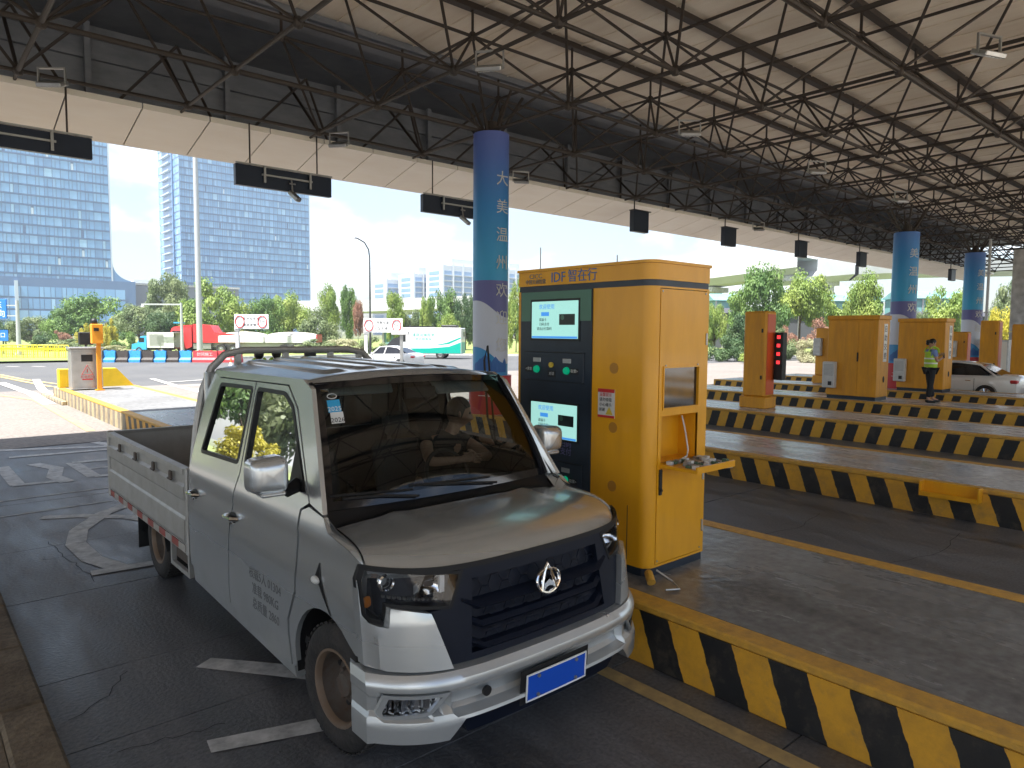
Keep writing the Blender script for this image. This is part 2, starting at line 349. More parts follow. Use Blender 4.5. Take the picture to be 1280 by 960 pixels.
def panel(name, outer, holes, fn, mt, parent=None, step=.06, rim=.02, dirv=None, smooth=True, angle=30, mb=None):
    """sheet over a 2-D outline, mapped by fn(u, v)->point; rim = depth of folded edge along dirv(u, v)"""
    oo = resample(outer, step); hh = [resample(h, step) for h in holes]; pts = list(oo); edges = [(i, (i+1) % len(oo)) for i in range(len(oo))]
    for h in hh:
        k = len(pts); pts += h; edges += [(k+i, k+(i+1) % len(h)) for i in range(len(h))]
    nb = len(pts)
    x0 = min(p[0] for p in oo); x1 = max(p[0] for p in oo); y0 = min(p[1] for p in oo); y1 = max(p[1] for p in oo)
    bp = [V(p) for p in pts]; y = y0+step/2
    while y < y1:
        x = x0+step/2
        while x < x1:
            if inpoly(x, y, oo) and not any(inpoly(x, y, h) for h in hh) and min((V((x, y))-q).length_squared for q in bp) > (.45*step)**2: pts.append((x, y))
            x += step
        y += step
    vo, eo, fo, ov, oe, of = delaunay_2d_cdt([V(p) for p in pts], edges, [], 0, 1e-5)
    F_ = []
    for f in fo:
        cx = sum(vo[i].x for i in f)/3; cy = sum(vo[i].y for i in f)/3
        if inpoly(cx, cy, oo) and not any(inpoly(cx, cy, h) for h in hh): F_.append(tuple(f))
    b = mb or MB(); P3 = [V(fn(q.x, q.y)) for q in vo]; base = len(b.v); b.add(P3, F_)
    if rim and dirv:
        cnt = {}
        for f in F_:
            for i in range(3): e = (f[i], f[(i+1) % 3]); k = tuple(sorted(e)); cnt.setdefault(k, []).append(e)
        for k, l_ in cnt.items():
            if len(l_) == 1:
                i, j = l_[0]; di = V(dirv(vo[i].x, vo[i].y))*rim; dj = V(dirv(vo[j].x, vo[j].y))*rim
                b.add([P3[i], P3[j], P3[j]+dj, P3[i]+di], [(1, 0, 3, 2)])
    if mb: return None
    return b.build(name, mt, parent, smooth, angle, fix=False)
def text(s_, size, mt, name, parent=None, M=None, depth=.002, ax='CENTER', sx=1.0):
    cu = bpy.data.curves.new(name, 'FONT'); cu.body = s_; cu.size = size; cu.extrude = depth; cu.align_x = ax; cu.align_y = 'CENTER'; cu.resolution_u = 2
    o = bpy.data.objects.new(name, cu); col.objects.link(o); dg = bpy.context.evaluated_depsgraph_get(); dg.update()
    me = bpy.data.meshes.new_from_object(o.evaluated_get(dg)); bpy.data.objects.remove(o); bpy.data.curves.remove(cu)
    me.transform((M or MX.Identity(4)) @ MX.Diagonal((sx, 1, 1, 1))); me.materials.clear(); me.materials.append(MT[mt] if isinstance(mt, str) else mt); me.name = name
    return link(name, me, parent)
def frame(o, x, y):
    """matrix whose local x,y lie along world dirs x,y at o"""
    x = V(x).normalized(); y = V(y).normalized(); z = x.cross(y)
    return MX(((x.x, y.x, z.x, o[0]), (x.y, y.y, z.y, o[1]), (x.z, y.z, z.z, o[2]), (0, 0, 0, 1)))
def skin(name, verts, edges, mt, parent=None, sub=2):
    """verts: (x,y,z,r[,r2]); limbs grow round the edges as one continuous surface"""
    me = bpy.data.meshes.new(name); me.from_pydata([v[:3] for v in verts], edges, []); me.materials.append(MT[mt])
    o = link(name, me, None)
    o.modifiers.new('s', 'SKIN'); sk = me.skin_vertices[0].data
    for i, v in enumerate(verts): sk[i].radius = (v[3], v[4] if len(v) > 4 else v[3])
    sk[0].use_root = True
    m = o.modifiers.new('u', 'SUBSURF'); m.levels = sub; m.render_levels = sub
    dg = bpy.context.evaluated_depsgraph_get(); dg.update(); m2 = bpy.data.meshes.new_from_object(o.evaluated_get(dg))
    bpy.data.objects.remove(o); bpy.data.meshes.remove(me); m2.name = name
    m2.polygons.foreach_set('use_smooth', [True]*len(m2.polygons))
    return link(name, m2, parent)
# ================================================================== SETTING
mat('earth', (.10, .12, .05), .95, var=.5, vs=.05, c2=(.16, .15, .08))
concretemat('asphalt', (.06, .061, .064), (.09, .09, .09), .25, .85, fine=30)
concretemat('plaza_concrete', (.19, .165, .145), (.15, .133, .12), .18, .85, fine=12)
concretemat('bounce_concrete', (.50, .46, .41), (.42, .38, .34), .18, .85, fine=12)  # made extra pale so the ground bounces light up under the canopy
concretemat('lane_concrete', (.052, .053, .058), (.145, .146, .152), 1.3, .50, stretch=(2.2, .45, 1), fine=38, bmp=.6, rvar=.2)
concretemat('island_top', (.12, .123, .125), (.24, .24, .237), .8, .27, stretch=(2, .6, 1), fine=14, bmp=.35, rvar=.12, wavy=.35)
concretemat('island_top_sheen', (.36, .365, .37), (.50, .50, .495), .8, .27, stretch=(2, .6, 1), fine=14, bmp=.35, rvar=.12, wavy=.35)  # far island tops: bright reflected sheen put into a paler base colour
concretemat('island_top_sunny', (.18, .18, .18), (.135, .135, .135), .6, .7, fine=9, bmp=.2)
concretemat('kerb_dirt', (.17, .125, .075), (.075, .055, .035), 2.2, .85, fine=30, bmp=.8)
concretemat('grey_concrete', (.50, .50, .50), (.38, .38, .38), .12, .8, stretch=(1, 1, .4), fine=3)
mat('white_paint', (.58, .58, .57), .7, var=.7, vs=7, c2=(.15, .15, .15))
mat('white_paint_bright', (.5, .48, .45), .7, var=.4, vs=3, c2=(.4, .36, .32))
mat('yellow_line', (.50, .36, .15), .7, var=.7, vs=6, c2=(.20, .16, .10))
mat('joint', (.012, .012, .012), .9)
def sheet(name, poly, z, mt, kind='structure', parent=None, thick=0):
    b = MB(); n = len(poly)
    b.add([(x, y, z) for x, y in poly], [tuple(range(n))])
    o = b.build(name, mt, parent)
    if o.data.polygons[0].normal.z < 0: o.data.flip_normals()
    if kind: o['kind'] = kind
    return o
sheet('ground', [(-1500, -1500), (1500, -1500), (1500, 1500), (-1500, 1500)], -.05, 'earth')
road = sheet('road', [(-120, -60), (140, -60), (140, 22), (77, 34), (52, 48), (40, 62), (10, 60), (-120, 57)], -.03, 'asphalt')
plaza = sheet('plaza', [(-60, 17.2), (70, 17.2), (70, 30), (46, 33), (-60, 33)], -.016, 'plaza_concrete')
plaza2 = sheet('bounce_apron', [(-60, -60), (70, -60), (70, -4.2), (-60, -4.2)], -.016, 'bounce_concrete')  # unseen ground behind the camera, serves as a light reflector
lane = sheet('lane_pavement', [(-16, -4.1), (66, -4.1), (66, 17.1), (-16, 17.1)], -.014, 'joint')
# slabs of the lanes, joints left open
IX = [(4.0, 6.35)]+[(x, x+2.15) for x in (10.35, 16.1, 21.3, 26.4, 31.5, 36.6, 41.7)]
lanes = [(.62, 3.99)]+[(IX[i][1]+.01, IX[i+1][0]-.01) for i in range(len(IX)-1)]+[(43.86, 66), (-16, -1.5)]
for li, (a, b_) in enumerate(lanes):
    ys = [-4.0, -2.1, -.4, 1.9, 3.2, 4.51, 5.52, 7.33, 9.1, 11.6, 14.2, 17.0] if li == 0 else [-4.0, -2.2, 1.6, 5.6, 10.1, 14, 17.0]
    for k in range(len(ys)-1):
        m = MB(); j = .006 if li == 0 else .01
        m.box((a, ys[k]+j, -.012), (b_, ys[k+1]-j, rnd.uniform(-.001, .0015))); o = m.build('slab', 'lane_concrete', lane)
# painted marks
marks = empty('road_marking', (0, 0, 0)); marks['kind'] = 'structure'
def stroke(pts, w, mt='white_paint', z=.0055, name='paint_stroke'):
    """flat painted line along points"""
    b = MB(); P = [V((x, y, z)) for x, y in pts]
    L_, R_ = [], []
    for i, q in enumerate(P):
        d = (P[min(i+1, len(P)-1)]-P[max(i-1, 0)]).normalized(); n = V((-d.y, d.x, 0))*w/2; L_.append(q+n); R_.append(q-n)
    for i in range(len(P)-1): b.add([L_[i], R_[i], R_[i+1], L_[i+1]], [(0, 1, 2, 3)])
    o = b.build(name, mt, marks)
    return o
def poly_mark(pts, mt='white_paint', z=.0055):
    o = sheet('paint_stroke', pts, z, mt, None, marks); return o
poly_mark([(1.51, 5.12), (1.64, 5.2), (2.6, 4.05), (2.45, 3.9)])
poly_mark([(1.27, 4.14), (1.25, 4.0), (2.3, 3.62), (2.36, 3.78)])
stroke([(1.30, 10.55), (1.7, 10.35), (2.15, 9.9), (2.5, 9.2), (2.6, 8.3)], .17)
stroke([(2.45, 10.75), (1.95, 10.3), (1.55, 9.6), (1.42, 9.0), (1.45, 8.3), (1.62, 7.75)], .2, z=.0075)
stroke([(1.35, 7.80), (2.2, 7.72), (2.9, 7.7)], .16, z=.0095)
stroke([(.66, 11.9), (2.0, 11.95), (3.3, 11.9)], .05); stroke([(.66, 10.9), (2.2, 11.0)], .04)
# letters painted on the lane
stroke([(1.30, 14.9), (1.32, 13.0)], .2); stroke([(1.25, 13.0), (2.0, 12.95)], .16, z=.0075)
stroke([(1.75, 14.9), (2.0, 14.2), (1.85, 13.4), (1.95, 12.8)], .22); stroke([(2.3, 14.6), (2.35, 13.0)], .2); stroke([(2.3, 14.6), (3.2, 14.5)], .18, z=.0075)
stroke([(2.35, 13.8), (3.1, 13.75)], .14, z=.0075); stroke([(2.35, 13.0), (3.2, 12.95)], .16, z=.0075); stroke([(3.2, 14.5), (3.15, 13.0)], .18, z=.0095)
stroke([(1.4, 17.0), (3.2, 16.2)], .22, z=.006); stroke([(1.5, 15.9), (3.1, 15.8)], .2, z=.008); stroke([(3.1, 17.0), (3.4, 15.8)], .2)
stroke([(3.69, -9), (3.69, 18)], .13, 'yellow_line'); stroke([(6.62, -9), (6.62, 18)], .1, 'yellow_line')
W2 = 'white_paint_bright'
stroke([(3.4, 19), (3.5, 28.5), (1.5, 36)], .18, 'yellow_line', z=-.005)
stroke([gz(0, 478)[:2], gz(40, 492)[:2], gz(62, 505)[:2]], .35, W2, z=-.004); stroke([gz(45, 474)[:2], gz(52, 486)[:2], gz(72, 500)[:2]], .3, W2, z=-.003)
stroke([gz(0, 468)[:2], gz(30, 474)[:2], gz(75, 480)[:2]], .2, 'yellow_line', z=-.011); stroke([gz(0, 470.5)[:2], gz(30, 476.5)[:2], gz(65, 483)[:2]], .2, 'yellow_line', z=-.012)
stroke([gz(190, 473)[:2], gz(220, 482)[:2], gz(252, 490)[:2]], .25, W2, z=-.006); stroke([gz(205, 478)[:2], gz(262, 474)[:2]], .22, W2, z=-.004); stroke([gz(222, 483)[:2], gz(262, 480)[:2]], .22, W2, z=-.004); stroke([gz(240, 487)[:2], gz(265, 485)[:2]], .22, W2, z=-.004)
for px in (8, 40): stroke([gz(px, 457.5)[:2], gz(px+16, 457.8)[:2]], .25, W2, z=-.02)

for pts in ([(.7, 4.9), (.95, 5.1), (1.15, 5.45)], [(.85, 4.35), (1.2, 4.3), (1.45, 4.25)], [(1.2, 9.3), (1.25, 8.6), (1.3, 8.2), (1.35, 7.4)], [(1.05, 8.6), (1.5, 8.55)], [(2.1, 4.9), (2.5, 5.0), (2.9, 4.92)], [(7.2, 4.4), (8.3, 4.1), (9.4, 4.3)], [(7.5, 2.9), (8.6, 2.6), (9.8, 2.75)]):
    P_ = []
    for a, b_ in zip(pts, pts[1:]):
        for k in range(6): P_.append((a[0]+(b_[0]-a[0])*k/6+rnd.uniform(-.02, .02), a[1]+(b_[1]-a[1])*k/6+rnd.uniform(-.02, .02)))
    stroke(P_, .006, 'joint', .0035, 'crack')
# dark low verge island at the camera's left
li = empty('verge_island', (-.45, 5, 0)); tag(li, 'low brown weathered kerb island along the left edge of the truck lane', 'traffic island')
m = MB(); m.box((-.95, -14, -.05), (.80, 20, .115)); m.build('island_top', 'kerb_dirt', li)
ys = -14.; k = 0
while ys < 20:
    m = MB(); l_ = 1.0; m.box((.805, ys-5+5+.004-0, -.05), (1.045, ys+l_-.004, .135+rnd.uniform(-.006, .006)), bev=.02); o = m.build('kerb_stone', 'kerb_dirt', li); ys += l_
for o in li.children: o.location = (0, -5, 0)

# striped toll islands
S1 = stripemat('stripe_back', (.66, .33, .025), (.010, .010, .011), .5, -.36, wear=.55)
S2 = stripemat('stripe_fwd', (.66, .35, .03), (.010, .010, .011), .5, .30, wear=.3)
Sw = stripemat('stripe_worn', (.42, .33, .19), (.20, .17, .13), .55, 0, wear=.9)
ord_ = ['nearest', 'second', 'third', 'fourth', 'fifth', 'sixth', 'seventh', 'eighth']
HI = .44
for i, (a, b_) in enumerate(IX):
    isl = empty('toll_island', (0, 0, 0)); s_ = S1 if i in (0, 1) else S2
    tag(isl, f'raised concrete toll island with yellow and black striped kerb, {ord_[i]} from the silver truck', 'traffic island', 'toll islands')
    y0, y1 = -15, (18.4 if i == 0 else 17)
    for (p, q) in ((a, a+.19), (b_-.19, b_)):
        m = MB(); m.box((p, y0, -.02), (q, y1, HI-.055)); m.build('kerb', s_, isl)
        m = MB(); m.box((p-.006, y0, HI-.054), (q, y1, HI+.004), bev=.012); m.build('kerb_cap', 'yellow_paint', isl)
    m = MB(); m.box((a+.191, y0, -.02), (b_-.191, y1, HI)); m.build('island_top', 'island_top' if i == 0 else 'island_top_sheen', isl)
    if i == 0:
        for (p, q) in ((a+.02, a+.2), (b_-.2, b_-.02)):
            m = MB(); m.box((p, 18.41, -.02), (q, 27.4, HI-.05)); m.build('kerb', Sw, isl)
            m = MB(); m.box((p-.004, 18.41, HI-.049), (q, 27.4, HI+.003), bev=.012); m.build('kerb_cap', 'yellow_paint', isl)
        m = MB(); m.box((a+.201, 18.41, -.02), (b_-.201, 27.4, HI)); m.build('island_top', 'island_top_sunny', isl)
        m = MB(); m.box((a-.12, 26.0, -.02), (a+.015, 30.2, .12), bev=.02); m.build('kerb_step', Sw, isl)
        m = MB(); m.box((a+.02, 27.41, -.02), (b_-.4, 28.6, HI-.01), bev=.03); m.build('kerb_nose', Sw, isl)
    if i == 1:   # steel step cut into the kerb
        m = MB(); m.box((a-.16, 2.72, .27), (a-.004, 3.37, .30)); m.box((a-.16, 2.70, .27), (a-.004, 2.718, .46)); m.box((a-.16, 3.372, .27), (a-.004, 3.39, .46)); m.box((a-.165, 2.72, .301), (a-.15, 3.37, .33))
        m.box((a-.02, 2.72, .301), (a-.007, 3.37, .455)); m.build('step_plate', 'kiosk_yellow', isl)

# ================================================================== CANOPY
can = empty('toll_canopy', (24, 0, 0)); tag(can, 'huge toll station canopy of brown steel space frame with beige roof and edge panels', 'canopy')
CO = V((24, 0, 0))
def cbuild(m, name, mt, **k):
    o = m.build(name, mt, can, **k); o.location = -CO; return o
DX, DY, X0c, Y0c, ZB, ZT = 2.95, 2.68, 10.75, 13.25, 7.1, 8.5
nb = {}
for i in range(-8, 18):
    for j in range(-1, 8): nb[i, j] = V((X0c+DX*i, Y0c-DY*j, ZB))
ntp = {}
for i in range(-8, 17):
    for j in range(-1, 7): ntp[i, j] = V((X0c+DX*(i+.5), Y0c-DY*(j+.5), ZT))
mem = []
for (i, j), q in nb.items():
    if (i+1, j) in nb: mem.append((q, nb[i+1, j], .055 if j in (0, 3, 6) else .045))
    if (i, j+1) in nb: mem.append((q, nb[i, j+1], .05 if i % 3 == 0 else .04))
for (i, j), q in ntp.items():
    if (i+1, j) in ntp: mem.append((q, ntp[i+1, j], .04))
    if (i, j+1) in ntp: mem.append((q, ntp[i, j+1], .038))
    for a, b_ in ((0, 0), (1, 0), (0, 1), (1, 1)): mem.append((q, nb[i+a, j+b_], .032))
    mem.append((q, V((q.x, q.y, 9.02)), .035))
def inview(a, b_):
    s_ = 0
    for q in (a, (a+b_)/2, b_):
        x, y, d = pj(q)
        if d > .5 and -60 < x < 1340 and -60 < y < 1000: s_ += 1
    return s_
sc_ = []
for t in mem:
    v = inview(t[0], t[1]); d = max(1, ((t[0]+t[1])/2-CAM).length)
    sc_.append(((t[1]-t[0]).length*t[2]/d**2 if v else 0, t))
sc_.sort(key=lambda q: -q[0])
sc_ = [(w_, (a, b_, r*.86)) for w_, (a, b_, r) in sc_]
unit = MB().cyl((0, 0, 0), (0, 0, 1), 1, n=8).mesh('strut', 'frame_brown', True)
for k, (w, (a, b_, r)) in enumerate(sc_[:295]):
    o = link('strut', unit, can); d = b_-a; q = d.to_track_quat('Z', 'Y')
    o.matrix_basis = MX.Translation(a-CO) @ q.to_matrix().to_4x4() @ MX.Diagonal((r, r, d.length, 1))
m = MB()
for w, (a, b_, r) in sc_[295:]: m.cyl(a, b_, r, n=6, cap=False)
cbuild(m, 'far_struts', 'frame_brown', smooth=True)['kind'] = 'stuff'
m = MB()
for q in list(nb.values())+list(ntp.values()): m.ball(q, .1, 8, 5)
cbuild(m, 'node_balls', 'frame_brown', smooth=True)['kind'] = 'stuff'
for j in range(-1, 7):
    y = Y0c-DY*(j+.5)
    if y > 14.5: continue
    m = MB(); m.box((-14, y-.09, 9.02), (62, y+.09, 9.14)); cbuild(m, 'purlin', 'frame_brown')
m = MB(); m.box((-15, -6.0, 9.142), (62, 14.75, 9.25)); cbuild(m, 'roof_sheet', 'roof_sheet')
m = MB(); [m.box((-15+k*.98, -6.0, 9.118), (-15+k*.98+.035, 14.74, 9.141)) for k in range(79)]; cbuild(m, 'roof_ribs', 'roof_sheet')['kind'] = 'stuff'
m = MB(); m.box((-15, 14.751, 9.0), (62, 18.2, 9.16)); cbuild(m, 'edge_sheet', 'dark_sheet')
m = MB(); m.box((-15, 14.62, 8.86), (62, 14.95, 8.99)); m.box((-15, 14.5, 9.0), (62, 14.75, 9.14)); cbuild(m, 'gutter', 'dark_sheet')
m = MB(); m.box((-15, 18.0, 6.75), (62, 18.08, 8.99)); cbuild(m, 'inner_cladding', 'dark_sheet')
m = MB(); m.box((-15, 18.14, 6.58), (62, 18.24, 9.3)); cbuild(m, 'fascia', 'beige_panel')
m = MB(); m.box((-15, -6.2, 7.0), (62, -6.05, 9.3)); cbuild(m, 'fascia', 'beige_panel')
m = MB(); m.box((-15.15, -6.0, 6.9), (-15.02, 18.2, 9.3)); cbuild(m, 'fascia', 'beige_panel')
for z in (7.2, 7.75, 8.3, 8.75):
    m = MB(); m.box((-15, 17.88, z-.05), (62, 17.998, z+.05)); cbuild(m, 'rail', 'dark_sheet')
for i in range(-7, 18):
    x = X0c+DX*(i-.5); m = MB(); m.box((x-.06, 17.75, 6.9), (x+.06, 17.879, 8.98)); cbuild(m, 'stud', 'dark_sheet')
    m = MB(); m.cyl((x+.2, 17.7, 7.0), (x+1.475, 16.6, 8.5), .03, n=6); m.cyl((x+1.475, 16.6, 8.5), (x+2.75, 17.7, 7.0), .03, n=6); m.cyl((x+1.475, 15.93, 7.1), (x+1.475, 17.6, 8.6), .035, n=6); m.cyl((x+1.475, 15.93, 7.1), (x+1.475, 17.6, 7.0), .03, n=6); cbuild(m, 'brace', 'frame_brown')
nP = 0; x = -14.95
while x < 62:
    m = MB(); w = 1.36
    m.prism([(16.45, 7.02), (18.12, 6.6), (18.12, 6.57), (16.45, 6.99)], lambda y, z: (x+.014, y, z), lambda y, z: (x+w-.014, y, z))
    m.prism([(16.41, 6.98), (16.45, 6.98), (16.45, 7.10), (16.41, 7.10)], lambda y, z: (x+.014, y, z), lambda y, z: (x+w-.014, y, z))
    cbuild(m, 'soffit_panel', 'beige_panel'); x += w
m = MB(); m.prism([(16.46, 7.05), (18.1, 6.66), (18.1, 6.69), (16.46, 7.08)], lambda y, z: (-15, y, z), lambda y, z: (62, y, z)); cbuild(m, 'soffit_backing', 'dark_sheet')

# printed columns
def colmat():
    m = bpy.data.materials.new('column_print'); m.use_nodes = True; t = m.node_tree; b = t.nodes['Principled BSDF']; l = t.links.new
    g = nn(t, 'ShaderNodeTexCoord'); s_ = nn(t, 'ShaderNodeSeparateXYZ'); l(g.outputs['Object'], s_.inputs['Vector'])
    def mth(op, a, bb=None):
        n = nn(t, 'ShaderNodeMath', operation=op)
        for i, q in enumerate((a, bb)):
            if isinstance(q, (int, float)): n.inputs[i].default_value = q
            elif q is not None: l(q, n.inputs[i])
        return n.outputs[0]
    r = nn(t, 'ShaderNodeValToRGB'); e = r.color_ramp.elements
    z = mth('DIVIDE', s_.outputs['Z'], 7.0); l(z, r.inputs['Fac'])
    e[0].position = 0; e[0].color = (.02, .28, .6, 1); e[1].position = 1; e[1].color = (.12, .14, .40, 1)
    for p_, c in ((.50, (.02, .33, .60)), (.70, (.025, .22, .55)), (.86, (.08, .15, .45))):
        q = e.new(p_); q.color = (*c, 1)
    wv = mth('MULTIPLY', mth('SINE', mth('ADD', mth('MULTIPLY', s_.outputs['X'], 3.4), mth('MULTIPLY', s_.outputs['Y'], -2.2))), .2)
    zz = mth('ADD', s_.outputs['Z'], wv)
    cur = r.outputs['Color']
    for lim, c in ((3.17, (.10, .10, .30)), (2.5, (.58, .61, .70)), (1.4, (.02, .26, .55))):
        mx = nn(t, 'ShaderNodeMix', data_type='RGBA')
        l(mth('LESS_THAN', (s_.outputs['Z'] if lim > 3 else zz), lim), mx.inputs['Factor']); l(cur, mx.inputs['A']); mx.inputs['B'].default_value = (*c, 1); cur = mx.outputs['Result']
    l(cur, b.inputs['Base Color']); b.inputs['Roughness'].default_value = .38; MT['column_print'] = m
colmat()
def column(x, y, top, label, rad=.425):
    c = empty('printed_column', (x, y, HI)); tag(c, label, 'column', 'printed canopy columns')
    h = top-HI
    o = MB().lathe([(rad, 0), (rad, h)], (0, 0, 0), (0, 0, 1), 40).build('printed_wrap', 'column_print', c, True); o.scale.z = 1
    MB().lathe([(0, h+.01), (rad*.4, h+.01), (rad*.3, h+.3)], (0, 0, 0), (0, 0, 1), 16).build('column_head', 'frame_brown', c, True)
    m = MB()
    for k in range(6):
        t = k*math.pi/3+.5; m.cyl((.2*math.cos(t), .2*math.sin(t), h), (.75*math.cos(t), .75*math.sin(t), h+.9), .035, n=6)
    m.build('head_strut', 'frame_brown', c)
    MB().lathe([(rad+.09, .0), (rad+.09, .92), (rad+.01, .92)], (0, 0, 0), (0, 0, 1), 40).build('red_base', 'red', c, True)
    ang = math.atan2(-y, -x)
    for k, ch in enumerate('大美温州欢迎您'):
        t = ang+R(38); zc = 5.95-.647*k
        if zc > top-.4: continue
        q = V((math.cos(t)*(rad+.004), math.sin(t)*(rad+.004), zc-HI))
        text(ch, .36, 'offwhite', 'lettering', c, frame(q, (-math.sin(t), math.cos(t), 0), (0, 0, 1)))
    for k, ch in enumerate('二维二维'):
        t = ang-.4+k*.33; q = V((math.cos(t)*(rad+.094), math.sin(t)*(rad+.094), .5)); text(ch, .2, 'white', 'lettering', c, frame(q, (-math.sin(t), math.cos(t), 0), (0, 0, 1)))
    m = MB()
    for k in range(7):
        t = ang+(k-3)*.3; w = .06+.03*(k % 3); hh = .25+.22*((k*37) % 5)/5
        q = V((math.cos(t)*(rad+.003), math.sin(t)*(rad+.003), 1.0)); F_ = frame(q, (-math.sin(t), math.cos(t), 0), (0, 0, 1))
        m.add([F_ @ V(p_) for p_ in ((-w, 0, 0), (w, 0, 0), (w, hh*.7, 0), (0, hh, 0), (-w, hh*.7, 0))], [(0, 1, 2, 3, 4)])
    mat('print_navy', (.02, .12, .38), .4); m.build('printed_skyline', 'print_navy', c)
    return c
column(10.85, 13.2, 7.05, 'tall round column in blue and white print behind the yellow payment kiosk')
column(27.9, 10.1, 6.1, 'round blue and white printed column behind the second yellow booth from the truck')
column(38.9, 11.0, 6.3, 'farthest round blue printed column, beyond the white saloon car')
pc = empty('concrete_pillar', (46, 9.6, 0)); tag(pc, 'square pale grey concrete pillar at the right edge of the picture', 'pillar')
q = atX(1271, 450, 46); pc.location = (46, q.y-.3, 0)
m = MB(); m.box((-.6, -.6, 0), (.6, .6, 2.6), bev=.03); m.build('lower_block', 'grey_concrete', pc); m = MB(); m.box((-.6, -.6, 2.62), (.6, .6, 7.0), bev=.03); m.build('upper_block', 'grey_concrete', pc)

# boards, lane signals, floodlights hung from the canopy
HK = 16.3/17.4
def hk(z): return CH+(z-CH)*HK
def board(x0, x1, z0, z1, label, arm):
    x0 *= HK; x1 *= HK; z0 = hk(z0); z1 = hk(z1)
    e = empty('hanging_sign', ((x0+x1)/2, 16.3, z1)); tag(e, label, 'sign board', 'sign boards hung along the canopy edge'); w = (x1-x0)/2; h = z1-z0
    MB().box((-w, -.06, -h), (w, .08, 0), bev=.01).build('board', 'navy_board', e)
    MB().box((-w, -.1, .0), (w, -.061, .035)).build('rail', 'steel', e)
    m = MB(); m.box((-w*.5, -.12, -.2), (w*.55, -.08, -.16)); 
    for t in (-w*.45, w*.5): m.box((t-.025, -.14, -.36), (t+.025, -.101, .02))
    m.build('bracket', 'steel', e)
    for t in (-w*.7, w*.7): MB().cyl((t, 0, 0), (t, 0, .95), .018, n=6).build('hanger', 'frame_brown', e)
    if arm:
        c = MB(); c.cyl((.12, -.1, -.18), (.12, -.16, -.5), .02); c.cyl((.05, -.14, -.3), (.2, -.14, -.3), .02); c.build('camera_arm', 'steel', e)
        MX_ = MX.Translation((.14, -.2, -.58)) @ Euler((R(38), 0, R(20))).to_matrix().to_4x4(); MB().box((-.07, -.2, -.05), (.07, .16, .05), MX_, bev=.015).build('camera_body', 'steel', e)
board(.4, 3.32, 5.98, 6.42, 'dark sign board seen from behind, hung over the left tower', False)
board(6.32, 8.82, 5.9, 6.4, 'dark sign board with camera hung in front of the middle tower', True)
board(11.7, 14.2, 5.87, 6.38, 'dark sign board with camera half hidden by the near printed column', True)
for k, x in enumerate((21.6, 27.8, 34.4, 41.5, 48.8, 56.5)):
    e = empty('lane_signal', (x*HK, 16.25, hk(7.02))); tag(e, f'small dark lane signal on the canopy edge, {ord_[k].replace("nearest", "first")} right of the near column', 'signal', 'lane signals on the canopy edge')
    MB().box((-.42, -.1, -.74), (.42, .12, 0), bev=.02).build('housing', 'navy_board', e); MB().box((-.46, -.16, -.01), (.46, .1, .02)).build('visor', 'black', e)
    MB().cyl((-.3, 0, 0), (-.3, 0, .5), .025, n=6).build('hanger', 'frame_brown', e)
fl = [((65, 104), 'on the frame at the upper left corner above the left tower'), ((612, 84), 'on the frame above the near printed column'), ((424, 180), 'at the canopy edge left of the near column'), ((651, 226), 'just right of the near column top'), ((862, 166), 'on the frame at the middle of the roof'), ((1021, 214), 'small on the frame right of the roof middle'), ((1126, 250), 'far off on the frame above the second column'), ((1236, 66), 'on the frame in the upper right corner'), ((948, 286), 'at the canopy edge between two lane signals')]
for (px, lab) in fl:
    q = gz(*px, 6.85); e = empty('floodlight', q, rnd.uniform(-.4, .4)+R(180-YAW)); tag(e, 'unlit silver floodlight '+lab, 'floodlight', 'floodlights under the canopy')
    MM = Euler((R(-25), 0, 0)).to_matrix().to_4x4()
    MB().box((-.22, -.15, -.05), (.22, .15, .03), MM, bev=.012).build('housing', 'steel', e); m = MB()
    for k in range(5): m.box((-.18+.076*k, -.12, -.06), (-.125+.076*k, .12, -.049), MM)
    m.build('lens', 'white', e)
    m = MB(); m.box((-.25, -.02, -.03), (-.225, .02, .25)); m.box((.225, -.02, -.03), (.25, .02, .25)); m.box((-.25, -.02, .25), (.25, .02, .28)); m.build('bracket', 'steel', e)
# ================================================================== SILVER PICKUP
TX, TY = 2.775, 5.9
truck = empty('pickup_truck', (TX, TY, 0)); tag(truck, 'silver double cab small pickup truck with open cargo bed stopped at the yellow kiosk', 'truck')
def T(x, y, z): return (x, y-TY, z)
PZ = [(.2, .955), (.30, .972), (.5, .992), (.9, 1.0), (1.08, .992), (1.15, .984), (1.19, .992), (1.24, .988), (1.30, .975), (1.38, .955), (2.02, .815), (2.10, .80)]
def hw(z):
    if z <= PZ[0][0]: return PZ[0][1]
    for (a, b_), (c, d) in zip(PZ, PZ[1:]):
        if z <= c: t = (z-a)/(c-a); return b_+(d-b_)*t
    return PZ[-1][1]
def side(s_, off=0.0):
    def f(y, z):
        w = hw(z)+off
        if y < 3.45: w -= .10*((3.45-y)/.35)**2.2*(.35 if z < 1.25 else 1)
        return T(s_*w, y, z)
    return f
def sdir(s_): return lambda y, z: (-s_, 0, 0)
def yf(x, z):
    a = abs(x); return 2.84+.06*a*a+.26*a**6+(.14*(z-.6) if z > .6 else .05*(.6-z))
def front(off=0.0, fn=None):
    def f(x, z):
        o = off+(fn(x, z) if fn else 0); a = abs(x)
        d = V((math.copysign(min(1, 1.0*a**5), x)*.75, -1, 0)).normalized()
        q = V((x, yf(x, z), z))+d*o; return T(*q)
    return f
fdir = lambda x, z: (0, 1, 0)
SIL = 'truck_silver'
